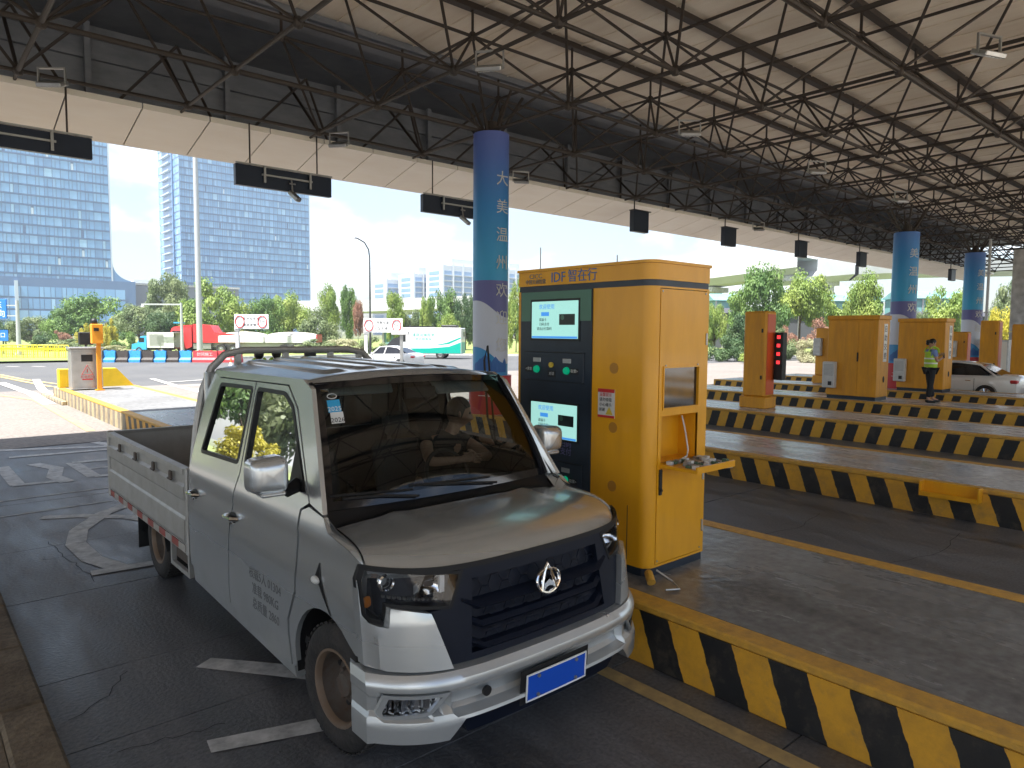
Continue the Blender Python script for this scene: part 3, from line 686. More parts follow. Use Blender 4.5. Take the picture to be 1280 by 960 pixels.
fender_o = [(3.235, .66), (3.235, 1.10), (3.24, 1.178), (3.37, 1.225), (3.62, 1.262), (3.70, 1.33), (3.90, 1.355), (3.985, 1.32), (4.0, 1.0), (4.03, .8), (4.14, .60), (4.14, .30), (4.085, .30)]
fender_o += [(3.64+.43*math.cos(t), .37+.43*math.sin(t)) for t in [R(a) for a in range(-2, 141, 12)]]+[(3.30, .66)]
fdoor = [(3.995, 1.32), (4.01, 1.0), (4.04, .8), (4.15, .60), (4.15, .29), (5.2, .37), (5.15, .9), (5.02, 1.38), (5.04, 2.03), (4.50, 2.035), (4.30, 1.90), (3.90, 1.372)]
fwin = round_poly([(4.0, 1.435), (4.37, 1.90), (4.52, 1.975), (4.985, 1.975), (4.96, 1.455)], .035)
rdoor = [(5.21, .372), (5.16, .9), (5.03, 1.38), (5.05, 2.03), (5.80, 2.02), (5.93, 1.85), (5.99, 1.38), (5.99, .43)]
rwin = round_poly([(5.11, 1.45), (5.10, 1.975), (5.74, 1.965), (5.88, 1.43)], .03)
def arch(P, s_):
    return P
for s_ in (-1, 1):
    wh = 'passenger' if s_ < 0 else 'driver'
    o = panel('fender', shrink(fender_o, .004), [], side(s_), SIL, truck, .05, .03, sdir(s_))
    o = panel('door', shrink(fdoor, .004), [fwin], side(s_, .004), SIL, truck, .05, .03, sdir(s_)); dF = o
    o = panel('door', shrink(rdoor, .004), [rwin], side(s_, .004), SIL, truck, .05, .03, sdir(s_)); dR = o
    # pillar, roof rail and rear strip
    panel('cab_frame', [(3.715, 1.34), (3.895, 1.372), (4.295, 1.905), (4.495, 2.04), (5.80, 2.024), (5.935, 1.853), (5.994, 1.38), (5.994, .43), (6.10, .45), (6.10, 1.4), (6.04, 1.9), (5.92, 2.075), (4.3, 2.085), (4.16, 2.03)], [], side(s_), SIL, truck, .05, .03, sdir(s_))
    panel('sill', [(4.15, .20), (6.1, .30), (6.1, .425), (5.22, .365), (4.15, .285)], [], side(s_, -.012), SIL, truck, .08, .06, sdir(s_))
    # window glass and seals
    g = panel('window_glass', shrink(fwin, -.012) if s_ < 0 else [(4.0, 1.43), (4.07, 1.51), (4.96, 1.52), (4.95, 1.44)], [], side(s_, -.012), 'side_glass', dF, .2, 0, None)
    g2 = panel('window_glass', shrink(rwin, -.012), [], side(s_, -.012), 'rear_glass', dR, .2, 0, None)
    panel('window_seal', shrink(fwin, -.02), [shrink(fwin, .008)], side(s_, .008), 'trim_black', dF, .06, .02, sdir(s_))
    panel('window_seal', shrink(rwin, -.02), [shrink(rwin, .008)], side(s_, .008), 'trim_black', dR, .06, .02, sdir(s_))
    panel('mirror_sail', [(3.97, 1.425), (4.20, 1.70), (4.20, 1.435)], [], side(s_, .011), 'trim_black', dF, .06, .02, sdir(s_))
    for (yy, zz, dr) in ((5.08, 1.055, dF), (5.93, 1.075, dR)):
        f = side(s_, 0)
        m = MB(); c = V(f(yy, zz)); m.ball(c+V((s_*.003, -.01, 0)), .075, 14, 8, sc=(.12, 1, .55)); m.build('handle_cup', 'trim_black', dr, True)
        m = MB(); m.tube([c+V((s_*.0, -.10, .0)), c+V((s_*.045, -.07, .004)), c+V((s_*.05, 0, .006)), c+V((s_*.045, .06, .004)), c+V((s_*.0, .09, 0))], .016, 8, flat=.9); m.build('handle', 'chrome', dr, True)
        m = MB(); m.cyl(c+V((s_*.0, .02, -.055)), c+V((s_*.02, .02, -.055)), .016, n=12); m.build('lock', 'chrome', dr)
    # side marker in dark triangular trim
    panel('side_vent', [(3.68, .98), (3.70, 1.07), (3.745, .99), (3.56, .80)], [], side(s_, .006), 'trim_black', truck, .05, .01, sdir(s_))
    m = MB(); c = V(side(s_)(3.73, .965)); m.ball(c+V((s_*.01, 0, 0)), .045, 12, 8, sc=(.5, 1.0, .5)); m.build('side_marker', 'offwhite', truck, True)
    # wheel housing
    m = MB(); N_ = 14
    def wa(u, v, s_=s_): t = R(-12+u*170); return T(s_*(.97-.42*v), 3.64+.44*math.cos(t), .37+.44*math.sin(t))
    m.grid(wa, N_, 2); m.build('wheel_liner', 'black', truck, True)
    # mirror
    sgn = s_; mr = V(side(s_)(4.08, 1.46))
    m = MB(); m.tube([mr, mr+V((sgn*.10, -.04, -.03)), mr+V((sgn*.17, -.03, .03))], [.05, .04, .045], 10, flat=.6)
    hs = MB()
    def shell(u, v, sgn=sgn, mr=mr):
        # rounded box: ring u round, v from front cap to back rim
        t = 2*math.pi*u; e = .42; cx = math.copysign(abs(math.cos(t))**e, math.cos(t)); cz = math.copysign(abs(math.sin(t))**e, math.sin(t)); q_ = min(1, v/.7); k = math.sin(q_*math.pi/2)**.55 if v > 0 else 0
        dp = -.095+.075*(1-math.cos(q_*math.pi/2))+(.08*(v-.7)/.3 if v > .7 else 0)
        return mr+V((sgn*(.215+.115*k*cx), dp-.03, .085+.108*k*cz*(1-.12*cx*.5)))
    hs.grid(shell, 32, 14); o = hs.build('mirror_housing', SIL, truck, True, 50)
    m.build('mirror_arm', 'trim_black', o, True)
    MB().box(mr+V((sgn*.115, .012, -.01)), mr+V((sgn*.315, .022, .18))).build('mirror_glass', 'chrome', o)
    MB().box(mr+V((sgn*.13, -.112, -.035)), mr+V((sgn*.28, -.02, -.006)), bev=.01).build('mirror_foot', SIL, o)
    # inner lining behind the seams
    panel('inner_panel', [(3.3, .8), (4.0, .8), (4.25, .34), (6.08, .45), (6.06, 1.43), (3.75, 1.32), (3.3, 1.2)], [], side(s_, -.034), 'interior_dark', truck, .1, .0, None)
    panel('inner_frame', [(3.75, 1.325), (6.06, 1.43), (5.9, 2.06), (4.3, 2.06)], [shrink(fwin, .006), shrink(rwin, .006)], side(s_, -.034), 'interior_dark', truck, .1, .0, None)
# ---- lettering on the passenger door (faded)
mat('faded_ink', (.17, .175, .18), .5)
for k, tx in enumerate(('核载5人 01304', '准载 980KG', '总质量 2860')):
    q = V(side(-1, .0075)(4.50, .74-.105*k)); text(tx, .085, 'faded_ink', 'lettering', truck, frame(q, (0, -1, 0), (0, 0, 1)), .0008)
# ---- roof
def roof(u, v):
    x = (u*2-1); w = .80; y0 = 4.13+.10*x*x; y = y0+(6.02-y0)*v
    z = 2.155-.075*abs(x)**2.6-.02*(1-v)-.10*max(0, .06-v)*6
    if v > .96: z -= .03
    rib = 0
    for c in (-.62, -.31, 0, .31, .62):
        d = abs(x-c); e = min(1, max(0, (v-.14)/.03))*min(1, max(0, (.98-v)/.02))
        rib += .017*max(0, min(1, (.10-d)/.025))*e
    return T(x*w, y, z+rib)
MB().grid(roof, 96, 44).build('roof', SIL, truck, True, 60)
# ---- hood
def hood(u, v):
    x = (u*2-1)*(.885+.085*v); yr = 3.70-.06*(1-(u*2-1)**2); yo = yf(x, 1.15)+.012
    t = v**.92; y = yr+(yo-yr)*t; z = 1.262-.02*v-.095*v**5+.045*(1-(u*2-1)**2)*(1-v**3)*.8-.012*abs(u*2-1)**6
    if v > .6: z += 0
    z += .014*max(0, 1-abs(abs(x)-.52)/.10)*max(0, 1-v*1.3)*1.2
    return T(x, y, z)
MB().grid(hood, 48, 30).build('hood', SIL, truck, True, 60)
def hlip(u, v):
    q = V(hood(u, 1)); return q+V((0, .018*v, -.028*v))
MB().grid(hlip, 48, 2).build('hood_lip', SIL, truck, True)
def cowl(u, v):
    x = (u*2-1)*.9; a = V(hood(u, 0)); b_ = V(T(x*.99, 3.745+.07*x*x, 1.325)); q = a.lerp(b_, v); q.z += -.02*math.sin(math.pi*v)+.002; return q
MB().grid(cowl, 30, 4).build('cowl', 'trim_black', truck, True)
for s_ in (-1, 1):
    ft = [(3.24, 1.178), (3.37, 1.225), (3.62, 1.262), (3.70, 1.33)]
    def ztop(y):
        for (a, b_), (c, d) in zip(ft, ft[1:]):
            if y <= c: return b_+(d-b_)*max(0, (y-a))/(c-a)
        return 1.33+(min(y, 3.9)-3.70)*.125
    def strip(u, v, s_=s_):
        t = 1-u; q = V(hood(.5+.5*s_, t*.97)); y = q.y+TY; y2 = max(3.24, min(y+.02*t, 3.72)); o_ = V(side(s_)(y2, ztop(y2)))
        q = q+V((s_*.006, 0, -.004)); r = q.lerp(o_, v); r.z += .012*math.sin(math.pi*v); return r
    MB().grid(strip, 16, 4).build('fender_top', SIL, truck, True)
    def strip2(u, v, s_=s_):
        a = V(hood(.5+.5*s_, 0)).lerp(V(T(s_*.90, 3.82, 1.33)), u)+V((s_*.006, 0, 0)); y2 = 3.72+.12*u; o_ = V(side(s_)(y2, ztop(y2))); return a.lerp(o_, v)
    MB().grid(strip2, 4, 3).build('cowl_corner', SIL, truck, True)
# ---- windscreen
def ws(u, v, o=0.0):
    x = (u*2-1); xb = x*.905; xt = x*.775; yb = 3.735+.075*x*x; yt = 4.135+.10*x*x
    t = v; y = yb+(yt-yb)*t-.035*math.sin(math.pi*t); z = 1.33+(2.09-.03*x*x-1.33)*t
    return T(xb+(xt-xb)*t, y-o*.8, z+o*.5)
MB().grid(ws, 24, 16).build('windscreen', 'windscreen_glass', truck, True)
m = MB()
for (u0, u1, v0, v1) in ((0, 1, 0, .065), (0, 1, .945, 1), (0, .028, .065, .945), (.972, 1, .065, .945)):
    m.grid(lambda a, b_, u0=u0, u1=u1, v0=v0, v1=v1: ws(u0+(u1-u0)*a, v0+(v1-v0)*b_, .004), 24 if u1-u0 > .5 else 2, 12 if v1-v0 > .5 else 2)
m.build('windscreen_border', 'black_gloss', truck, True)
# seal between windscreen and pillars
for s_ in (-1, 1):
    m = MB(); m.tube([V(ws(.5+.5*s_, t))+V((s_*.006, 0, .002)) for t in [i/12 for i in range(13)]], .014, 6); m.build('windscreen_seal', 'trim_black', truck, True)
    m = MB(); PQ = []
    for t in [i/12 for i in range(13)]:
        a = V(ws(.5+.5*s_, t)); y = 3.715+(4.16-3.715)*t; z = 1.34+(2.03-1.34)*t; PQ.append((a+V((s_*.012, .0, .0)), V(side(s_)(y, z))))
    m.add([q for p_ in PQ for q in p_], [(2*i, 2*i+1, 2*i+3, 2*i+2) for i in range(12)]); m.build('pillar_edge', SIL, truck, True)
    m = MB(); m.add([V(ws(.5+.5*s_, 1)), V(side(s_)(4.16, 2.03)), V(side(s_)(4.3, 2.085)), V(roof(.5+.5*s_, 0)), V(roof(.5+.5*s_, .08))], [(0, 1, 2, 4, 3)]); m.build('roof_corner', SIL, truck)
# wipers
for (xa, za, xe, ze) in ((-.30, .055, -.80, .075), (.35, .055, -.25, .10)):
    u = lambda x: .5+x/1.81
    p0 = V(ws(u(xa), .01, .03)); p1 = V(ws(u(xe), ze, .012)); mid = V(ws(u((xa+xe)/2), .055, .03))
    m = MB(); m.tube([p0, mid, p1], .009, 6); m.build('wiper_arm', 'black', truck)
    m = MB(); m.tube([V(ws(u(xa+(xe-xa)*t), .075+.03*t, .008)) for t in (0.05, .3, .6, .9, 1.15)], .008, 6); m.build('wiper_blade', 'black', truck)
# stickers inside the windscreen corner
def wsq(u0, u1, v0, v1, name, mt, o=.004): 
    return MB().grid(lambda a, b_: ws(u0+(u1-u0)*a, v0+(v1-v0)*b_, o), 3, 3).build(name, mt, truck)
mat('sticker_blue', (.03, .30, .55), .4)
wsq(.045, .095, .75, .85, 'sticker', 'sticker_blue'); wsq(.05, .10, .66, .75, 'sticker', 'offwhite')
for (u, v, s_, mt) in ((.07, .775, '2025', 'white'), (.075, .685, '2026', 'black')):
    a = V(ws(u, v, .006)); text(s_, .045, mt, 'sticker_print', truck, frame(a, V(ws(u+.02, v))-V(ws(u, v)), V(ws(u, v+.02))-V(ws(u, v))), .0006)
m = MB(); c = V(ws(.068, .88, .005)); FF = frame(c, V(ws(.09, .88))-V(ws(.068, .88)), V(ws(.068, .9))-V(ws(.068, .88)))
m.tube([FF @ V((.03*math.cos(t*math.pi/8), .018*math.sin(t*math.pi/8), 0)) for t in range(16)], .003, 5, True); m.build('sticker_ring', 'offwhite', truck)
# ---- front: lamps, grille, corners, bumper
HL = [(-1.0, 1.10), (-.985, 1.165), (-.56, 1.118), (-.635, .955), (-.915, .985), (-.925, .89), (-.975, .90), (-.995, .93)]
CP = [(-1.005, .665), (-.66, .655), (-.745, .945), (-.905, .978), (-.915, .88), (-.98, .888), (-1.0, .922), (-1.006, 1.10)]
for s_ in (-1, 1):
    fl_ = lambda P: [(-s_*x, z) for x, z in P] if s_ > 0 else P
    P = fl_(HL); Q = fl_(CP)
    panel('corner_panel', Q, [], front(.012, lambda x, z: .03*min(1, max(0, (.985-abs(x))/.03))*(1 if z < .93 else .8)), SIL, truck, .035, .06, fdir, True, 24)
    hd = empty('headlight', (0, 0, 0)); hd.parent = truck
    panel('housing', P, [], front(-.085), 'grille_plastic', hd, .05, -.085, fdir)
    panel('lens', shrink(P, .004), [], front(.006), 'lamp_glass', hd, .05, .0, None)
    panel('bezel', shrink(P, -.012), [shrink(P, .006)], front(.004), 'trim_black', hd, .05, .03, fdir)
    fr = front(-.03)
    def at_(x, z, o=0): return V(front(o)(s_*x, z))
    c = at_(.915, 1.09, -.035)
    MB().lathe([(.048, .0), (.05, -.02), (.042, -.028), (.036, -.02)], c, (0, 1, 0), 24).build('projector_ring', 'chrome', hd, True)
    MB().ball(c+V((0, .005, 0)), .036, 16, 10, sc=(1, .6, 1)).build('projector_lens', 'lamp_glass', hd, True)
    MB().ball(c+V((0, .03, 0)), .03, 12, 8, sc=(1, .5, 1)).build('projector_bulb', 'white', hd, True)
    m = MB(); c2 = at_(.73, 1.06, -.06)
    m.grid(lambda u, v: c2+V((s_*(.085-.17*u), .045*(1-(2*u-1)**2)*(1-(2*v-1)**2)-.02, .045*(2*v-1))), 12, 8); m.build('reflector', 'chrome', hd, True)
    m = MB(); m.box(c2+V((-s_*.105, -.03, -.05)), c2+V((-s_*.075, .0, .05))); m.build('light_bar', 'white', hd)
    m = MB(); c3 = at_(.985, .975, -.04); m.ball(c3, .032, 10, 8, sc=(1, .6, 1)); m.build('indicator_bulb', 'amber', hd, True)
    m = MB()
    for k in range(12): m.box(at_(.68+.022*k, .985+.002*k, -.05)+V((-.006, 0, -.006)), at_(.68+.022*k, .985+.002*k, -.05)+V((.006, .02, .006)))
    m.build('lamp_texture', 'steel', hd)
GP = [(-.565, 1.135), (.565, 1.135), (.640, .95), (.75, .94), (.665, .655), (-.665, .655), (-.75, .94), (-.640, .95)]
panel('grille_panel', GP, [], front(-.055), 'grille_plastic', truck, .05, -.05, fdir)
panel('grille_surround', GP, [[(-.49, 1.075), (.49, 1.075), (.53, .69), (-.53, .69)]], front(.0), 'grille_plastic', truck, .05, .05, fdir)
m = MB(); m.grid(lambda u, v: V(front(.004)((u*2-1)*1.0, 1.162-.0*u-.03*v+.022*abs(u*2-1)**3)), 40, 2); m.build('grille_top_strip', 'trim_black', truck, True)
def bar(z0, z1, xe, o0, o1, name, ends=.10, drop=.05):
    """grille bar with slanted ends"""
    m = MB(); sec = [(z1, o0-.05), (z1-.004, o0), (z0+(z1-z0)*.45, o1), (z0, o0), (z0-.002, o0-.05)]
    xs = [-xe-ends, -xe]+[-xe+2*xe*i/16 for i in range(1, 16)]+[xe, xe+ends]
    def f(u, v):
        i = min(len(xs)-1, int(round(u*(len(xs)-1)))); x = xs[i]; z, o = sec[int(round(v*4))]
        e = abs(x) > xe+1e-6; return V(front(o-(.02 if e else 0))(x, z+(drop if e else 0)))
    m.grid(f, len(xs)-1, 4); return m.build(name, 'grille_plastic', truck, True, 25)
bar(.905, .955, .47, -.005, .035, 'grille_bar'); bar(.80, .845, .45, -.012, .012, 'grille_bar'); bar(.685, .725, .44, -.01, .015, 'grille_bar')
def hexmesh(z0, z1, x0, x1, r, name):
    m = MB(); h = r*math.sqrt(3)/2; i = 0; x = x0
    while x < x1:
        z = z0-h+(h if i % 2 else 0)
        while z < z1+h:
            for k in range(3):
                t0 = math.pi/3*k; t1 = math.pi/3*(k+1); a = (x+r*math.cos(t0), z+h*1.15*math.sin(t0)); b_ = (x+r*math.cos(t1), z+h*1.15*math.sin(t1))
                if all(z0 <= q[1] <= z1 for q in (a, b_)): m.cyl(front(-.03)(*a), front(-.03)(*b_), .0045, n=4, cap=False)
            z += 2*h*1.15
        x += 1.5*r; i += 1
    return m.build(name, 'grille_plastic', truck)
hexmesh(.965, 1.06, -.46, .47, .047, 'grille_mesh'); hexmesh(.855, .90, -.44, .45, .047, 'grille_mesh'); hexmesh(.735, .795, -.44, .45, .047, 'grille_mesh')
for (z, x0, x1) in ((.865, -.40, .42), (.78, -.44, .44), (.70, -.42, .42)):
    for k in range(6):
        a = x0+(x1-x0)*k/6+.01; b_ = x0+(x1-x0)*(k+1)/6-.03; m = MB()
        m.grid(lambda u, v: V(front(-.012+.004*(v > .4))(a+(b_-a)*u, z-.008+.016*v)), 4, 2); m.build('grille_slat', 'grille_plastic', truck)
# emblem
m = MB(); E0 = lambda x, z, o=.052: V(front(o)(x+.0, .985+z))
m.tube([E0(.088*math.cos(t)*(1+.08*math.sin(t)), -.01+.066*math.sin(t)) for t in [2*math.pi*i/28 for i in range(28)]], .011, 8, True)
m.tube([E0(-.055, -.062), E0(-.045, -.01), E0(-.022, .05), E0(0, .085), E0(.022, .05), E0(.045, -.01), E0(.055, -.062)], .0125, 8)
m.prism([(-.046, -.058), (-.03, -.018), (0, .0), (.03, -.018), (.046, -.058), (.022, -.04), (0, -.034), (-.022, -.04)], lambda x, z: E0(x, z, .062), lambda x, z: E0(x, z, .04))
m.build('emblem', 'chrome', truck, True)
# bumper
BP = [(-1.0, .645), (1.0, .645), (.99, .29), (.97, .30), (.70, .30), (.62, .395), (-.62, .395), (-.70, .30), (-.97, .30), (-.99, .29)]
def bd(x, z):
    a = abs(x); o = .075
    if z > .60: o = .075-.03*(z-.60)/.045
    if .535 < z <= .56: o += -.02*(.56-z)/.025*(1 if a < .96 else 0)
    elif .44 < z <= .535: o += -.02
    if z <= .44: o += .018*min(1, (.44-z)/.05)
    if a < .66 and .415 < z < .53: o -= .05
    if .70 < a < .955 and .42+.05*max(0, (.80-a))/.1 < z < .552: o -= .03
    if a > 1.0: o *= .9
    return o
FOG = [(-.955, .455), (-.935, .535), (-.72, .535), (-.785, .455), (-.95, .43)]
panel('bumper', BP, [], front(0, bd), SIL, truck, .022, .16, fdir, True, 22)
for s_ in (-1, 1):
    P = [(-s_*x, z) for x, z in FOG] if s_ > 0 else FOG
    fg = empty('fog_lamp', (0, 0, 0)); fg.parent = truck
    panel('lamp_lens', P, [], front(.066), 'lamp_glass', fg, .05, .01, fdir)
    panel('lamp_reflector', P, [], front(.048, lambda x, z: .006*math.sin(x*190)), 'chrome', fg, .012, 0, None)
    panel('lamp_bezel', shrink(P, -.014), [shrink(P, .004)], front(.07), SIL, fg, .04, .02, fdir)
    m = MB(); m.grid(lambda u, v: V(side(s_, .012+.034*(1-u))(3.13+.20*u, .29+.355*v)), 6, 6); m.build('bumper_wing', SIL, truck, True)
m = MB(); m.grid(lambda u, v: V(front(.045-.10*v)((u*2-1)*1.0, .645+.012*v)), 40, 2); m.build('bumper_shelf', SIL, truck, True)
panel('skid_lip', [(-.63, .392), (.63, .392), (.56, .27), (-.56, .27)], [], front(.045, lambda x, z: -.25*(.392-z)), 'grille_plastic', truck, .06, .1, fdir)
m = MB(); c = V(front(.035)(-.47, .485)); m.cyl(c, c+V((0, -.015, 0)), .028, n=16); m.build('tow_hook_cap', 'black', truck)
# plate (its characters are masked in the photograph)
mat('plate_blue', (.01, .08, .5), .35)
pl = MB(); pl.grid(lambda u, v: V(front(.092)((u*2-1)*.235, .36+.15*v)), 8, 2); pl.grid(lambda u, v: V(front(.084)((u*2-1)*.235, .36+.15*v)), 8, 2, flip=True); plo = pl.build('number_plate', 'plate_blue', truck, fix=False)
m = MB(); m.tube([V(front(.093)(x, z)) for x, z in resample([(-.235, .36), (.235, .36), (.235, .51), (-.235, .51)], .08)], .006, 5, True); m.build('plate_border', 'white', plo)
for (x, z) in ((-.15, .49), (.15, .49), (-.15, .38), (.15, .38)):
    c = V(front(.093)(x, z)); MB().cyl(c+V((0, .004, 0)), c+V((0, -.008, 0)), .011, n=8).build('plate_bolt', 'steel', plo)
m = MB(); m.grid(lambda u, v: V(front(.078)((u*2-1)*.27, .34+.20*v)), 8, 2); m.build('plate_holder', 'black', truck)
# ---- wheels
def wheel(x, y, s_, steer=0):
    w = empty('wheel', T(x, y, .365), steer); w.parent = truck; w.scale = (1, 1.09, 1.09)
    R0 = .335; ax = (s_, 0, 0)
    MB().lathe([(.20, -.10), (.25, -.112), (.30, -.108), (.327, -.085), (R0, -.06), (R0, .06), (.327, .085), (.30, .108), (.25, .112), (.205, .10), (.19, .08)], (0, 0, 0), ax, 40).build('tyre', 'rubber', w, True, 40)
    tr = MB()
    for k in range(44):
        t = 2*math.pi*k/44
        for zx in (-.062, .0, .062):
            q = MX.Rotation(t+zx*.6, 4, 'X'); tr.box((zx-.026, -.014, R0-.004), (zx+.026, .014, R0+.006), q)
    tr.build('tread', 'rubber', w)['kind'] = 'stuff'
    MB().lathe([(.212, .092), (.205, .104), (.194, .104), (.184, .09), (.178, .045)], (0, 0, 0), ax, 36).build('rim_flange', 'rim_edge', w, True, 40)
    MB().lathe([(.180, .07), (.172, -.02), (.155, -.04), (.12, -.005), (.10, .01), (.085, .012), (.06, .05), (.0, .052)], (0, 0, 0), ax, 36).build('rim', 'rust_steel', w, True, 40)
    m = MB()
    for k in range(5):
        t = 2*math.pi*k/5; m.cyl((s_*.005, .078*math.cos(t), .078*math.sin(t)), (s_*.04, .075*math.cos(t), .075*math.sin(t)), .013, n=6)
    m.build('wheel_nuts', 'rust_steel', w)['kind'] = 'stuff'
    m = MB()
    for k in range(8):
        t = 2*math.pi*(k+.5)/8; m.cyl((s_*-.045, .148*math.cos(t), .148*math.sin(t)), (s_*-.018, .142*math.cos(t), .148*math.sin(t)), .017, n=10)
    m.build('rim_holes', 'black', w)['kind'] = 'stuff'
wheel(-.87, 3.58, -1, R(4)); wheel(.87, 3.58, 1, R(4)); wheel(-.84, 7.28, -1); wheel(.84, 7.28, 1)
# ---- chassis
m = MB(); m.box(T(-.45, 3.2, .42), T(-.33, 8.9, .58)); m.box(T(.33, 3.2, .42), T(.45, 8.9, .58)); m.build('chassis_rail', 'black', truck)
m = MB(); m.cyl(T(-.8, 7.28, .335), T(.8, 7.28, .335), .05); m.ball(T(0, 7.28, .335), .14); m.cyl(T(-.8, 3.58, .365), T(.8, 3.58, .365), .04); m.build('axle', 'black', truck)
m = MB(); m.box(T(-.85, 3.25, .26), T(.85, 6.05, .34)); m.build('underbody', 'black', truck)
for s_ in (-1, 1):
    m = MB(); m.box(T(s_*.93, 6.25, .33), T(s_*.55, 6.75, .55), bev=.02); m.build('fuel_tank' if s_ < 0 else 'battery_box', 'rust_steel', truck)
    m = MB(); m.box(T(s_*.97, 6.22, .28), T(s_*.93, 6.26, .56)); m.box(T(s_*.97, 6.72, .28), T(s_*.93, 6.76, .56)); m.box(T(s_*.97, 6.26, .28), T(s_*.94, 6.72, .32)); m.build('side_guard', 'bed_silver', truck)
    m = MB(); m.box(T(s_*.99, 7.80, .18), T(s_*.68, 7.815, .60)); m.build('mudflap', 'black', truck)
    m = MB(); m.grid(lambda u, v: T(s_*(.98-.3*v), 7.28+.44*math.cos(R(165-150*u)), .26+.40*math.sin(R(165-150*u))), 12, 1); m.build('mudguard', 'black', truck, True)
# ---- cargo bed
mat('tape_red', (.30, .05, .04), .5, var=.6, vs=9, c2=(.2, .12, .1)); mat('tape_white', (.38, .36, .33), .5, var=.6, vs=9, c2=(.2, .18, .16))
m = MB(); m.box(T(-.97, 6.16, .64), T(.97, 8.98, .70)); m.build('bed_floor', 'bed_silver', truck)
m = MB(); m.box(T(-.99, 6.15, .50), T(.99, 9.0, .58)); m.build('bed_frame', 'bed_silver', truck)
for s_ in (-1, 1):
    pr = [(.585, .995), (.62, 1.01), (.80, 1.005), (.82, .99), (.95, .99), (.97, 1.005), (1.08, 1.01), (1.10, .985), (1.17, .985), (1.19, 1.012), (1.235, 1.012), (1.24, .95), (1.21, .945), (1.20, .965), (.60, .965)]
    m = MB(); m.prism(pr, lambda z, x: T(s_*x, 6.2, z), lambda z, x: T(s_*x, 8.98, z)); dp = m.build('dropside', 'bed_silver', truck)
    for yy in (6.55, 7.1, 7.75, 8.4):
        m = MB(); m.box(T(s_*1.0, yy-.03, 1.09), T(s_*1.022, yy+.03, 1.17), bev=.006); m.cyl(T(s_*1.02, yy-.05, 1.10), T(s_*1.02, yy+.05, 1.10), .01, n=6); m.build('latch', 'rust_steel', dp)
    for k in range(14):
        m = MB(); y0 = 6.22+k*.197; m.box(T(s_*1.0, y0, .515), T(s_*.991, y0+.19, .575)); m.build('reflective_tape', 'tape_red' if k % 2 else 'tape_white', truck)
    m = MB(); m.box(T(s_*1.01, 8.96, .5), T(s_*.95, 9.02, 1.25), bev=.008); m.build('corner_post', 'bed_silver', truck); m = MB(); m.box(T(s_*1.005, 6.13, .5), T(s_*.95, 6.19, 1.25), bev=.008); m.build('corner_post', 'bed_silver', truck)
m = MB(); m.prism([(.6, 9.0), (.6, 9.03), (1.2, 9.03), (1.24, 9.04), (1.24, 8.98), (1.2, 8.99)], lambda z, y: T(-.95, y, z), lambda z, y: T(.95, y, z)); m.build('tailgate', 'bed_silver', truck)
m = MB(); m.box(T(-.95, 6.14, .6), T(.95, 6.17, 1.42)); m.build('headboard', 'bed_silver', truck)
# rack above the bed front: arched top rail on posts
rk = empty('rack', (0, 0, 0)); rk.parent = truck
pts = [T(-.95, 6.15, 1.15), T(-.90, 6.15, 1.6), T(-.845, 6.15, 1.9), T(-.77, 6.15, 2.08), T(-.66, 6.15, 2.19), T(-.5, 6.15, 2.225)]
pts = pts+[T(-V(q).x, 6.15, V(q).z) for q in reversed(pts)]
m = MB(); m.tube(pts, .032, 10); m.build('arch_rail', 'bed_silver', rk, True)
m = MB(); m.cyl(T(-.78, 6.15, 2.03), T(.78, 6.15, 2.03), .02); m.build('cross_rail', 'bed_silver', rk)
for x in (-.55, -.12, .32, .62):
    m = MB(); m.box(T(x-.025, 6.13, 2.03), T(x+.025, 6.17, 2.21)); m.build('post', 'bed_silver', rk)
for x in (-.55, 0, .55):
    m = MB(); m.box(T(x-.02, 6.13, 1.42), T(x+.02, 6.165, 2.02)); m.build('post', 'bed_silver', rk)
# ---- interior
m = MB(); m.box(T(-.92, 3.75, .45), T(.92, 6.05, .5)); m.build('cab_floor', 'interior_dark', truck)
m = MB(); m.grid(lambda u, v: T((u*2-1)*.90, 3.78+.42*v, 1.30+.02*math.sin(3*v)-.10*max(0, v-.75)*2+.025*math.exp(-((u*2-1)-.42)**2*20)*(v > .5)), 24, 8); m.grid(lambda u, v: T((u*2-1)*.90, 4.2+.03*v, 1.26-.6*v), 12, 3); m.build('dashboard', 'interior_dark', truck, True)
m = MB(); m.grid(lambda u, v: T((u*2-1)*.765, 4.2+1.75*v, 2.085-.03*(u*2-1)**2), 6, 6); m.build('headliner', 'interior_grey', truck, True)
m = MB(); m.box(T(-.9, 6.04, .5), T(.9, 6.07, 1.5)); m.box(T(-.86, 6.04, 1.5), T(-.7, 6.07, 2.05)); m.box(T(.7, 6.04, 1.5), T(.86, 6.07, 2.05)); m.box(T(-.7, 6.04, 1.95), T(.7, 6.07, 2.06)); m.build('cab_back', SIL, truck)
MB().box(T(-.7, 6.05, 1.5), T(.7, 6.056, 1.95)).build('rear_window', 'rear_glass', truck)
for x in (-.42, .42):
    st = empty('seat', (0, 0, 0)); st.parent = truck
    m = MB(); m.box(T(x-.26, 4.45, .72), T(x+.26, 4.98, .90), bev=.05); m.build('cushion', 'seat_fabric', st)
    MM = MX.Translation(T(x, 5.0, .88)) @ MX.Rotation(R(-12), 4, 'X'); m = MB(); m.box((-.25, -.07, 0), (.25, .07, .62), MM, bev=.05); m.build('seat_back', 'seat_fabric', st)
    m = MB(); m.box((-.13, -.05, .66), (.13, .05, .86), MM, bev=.04); m.build('headrest', 'seat_fabric', st)
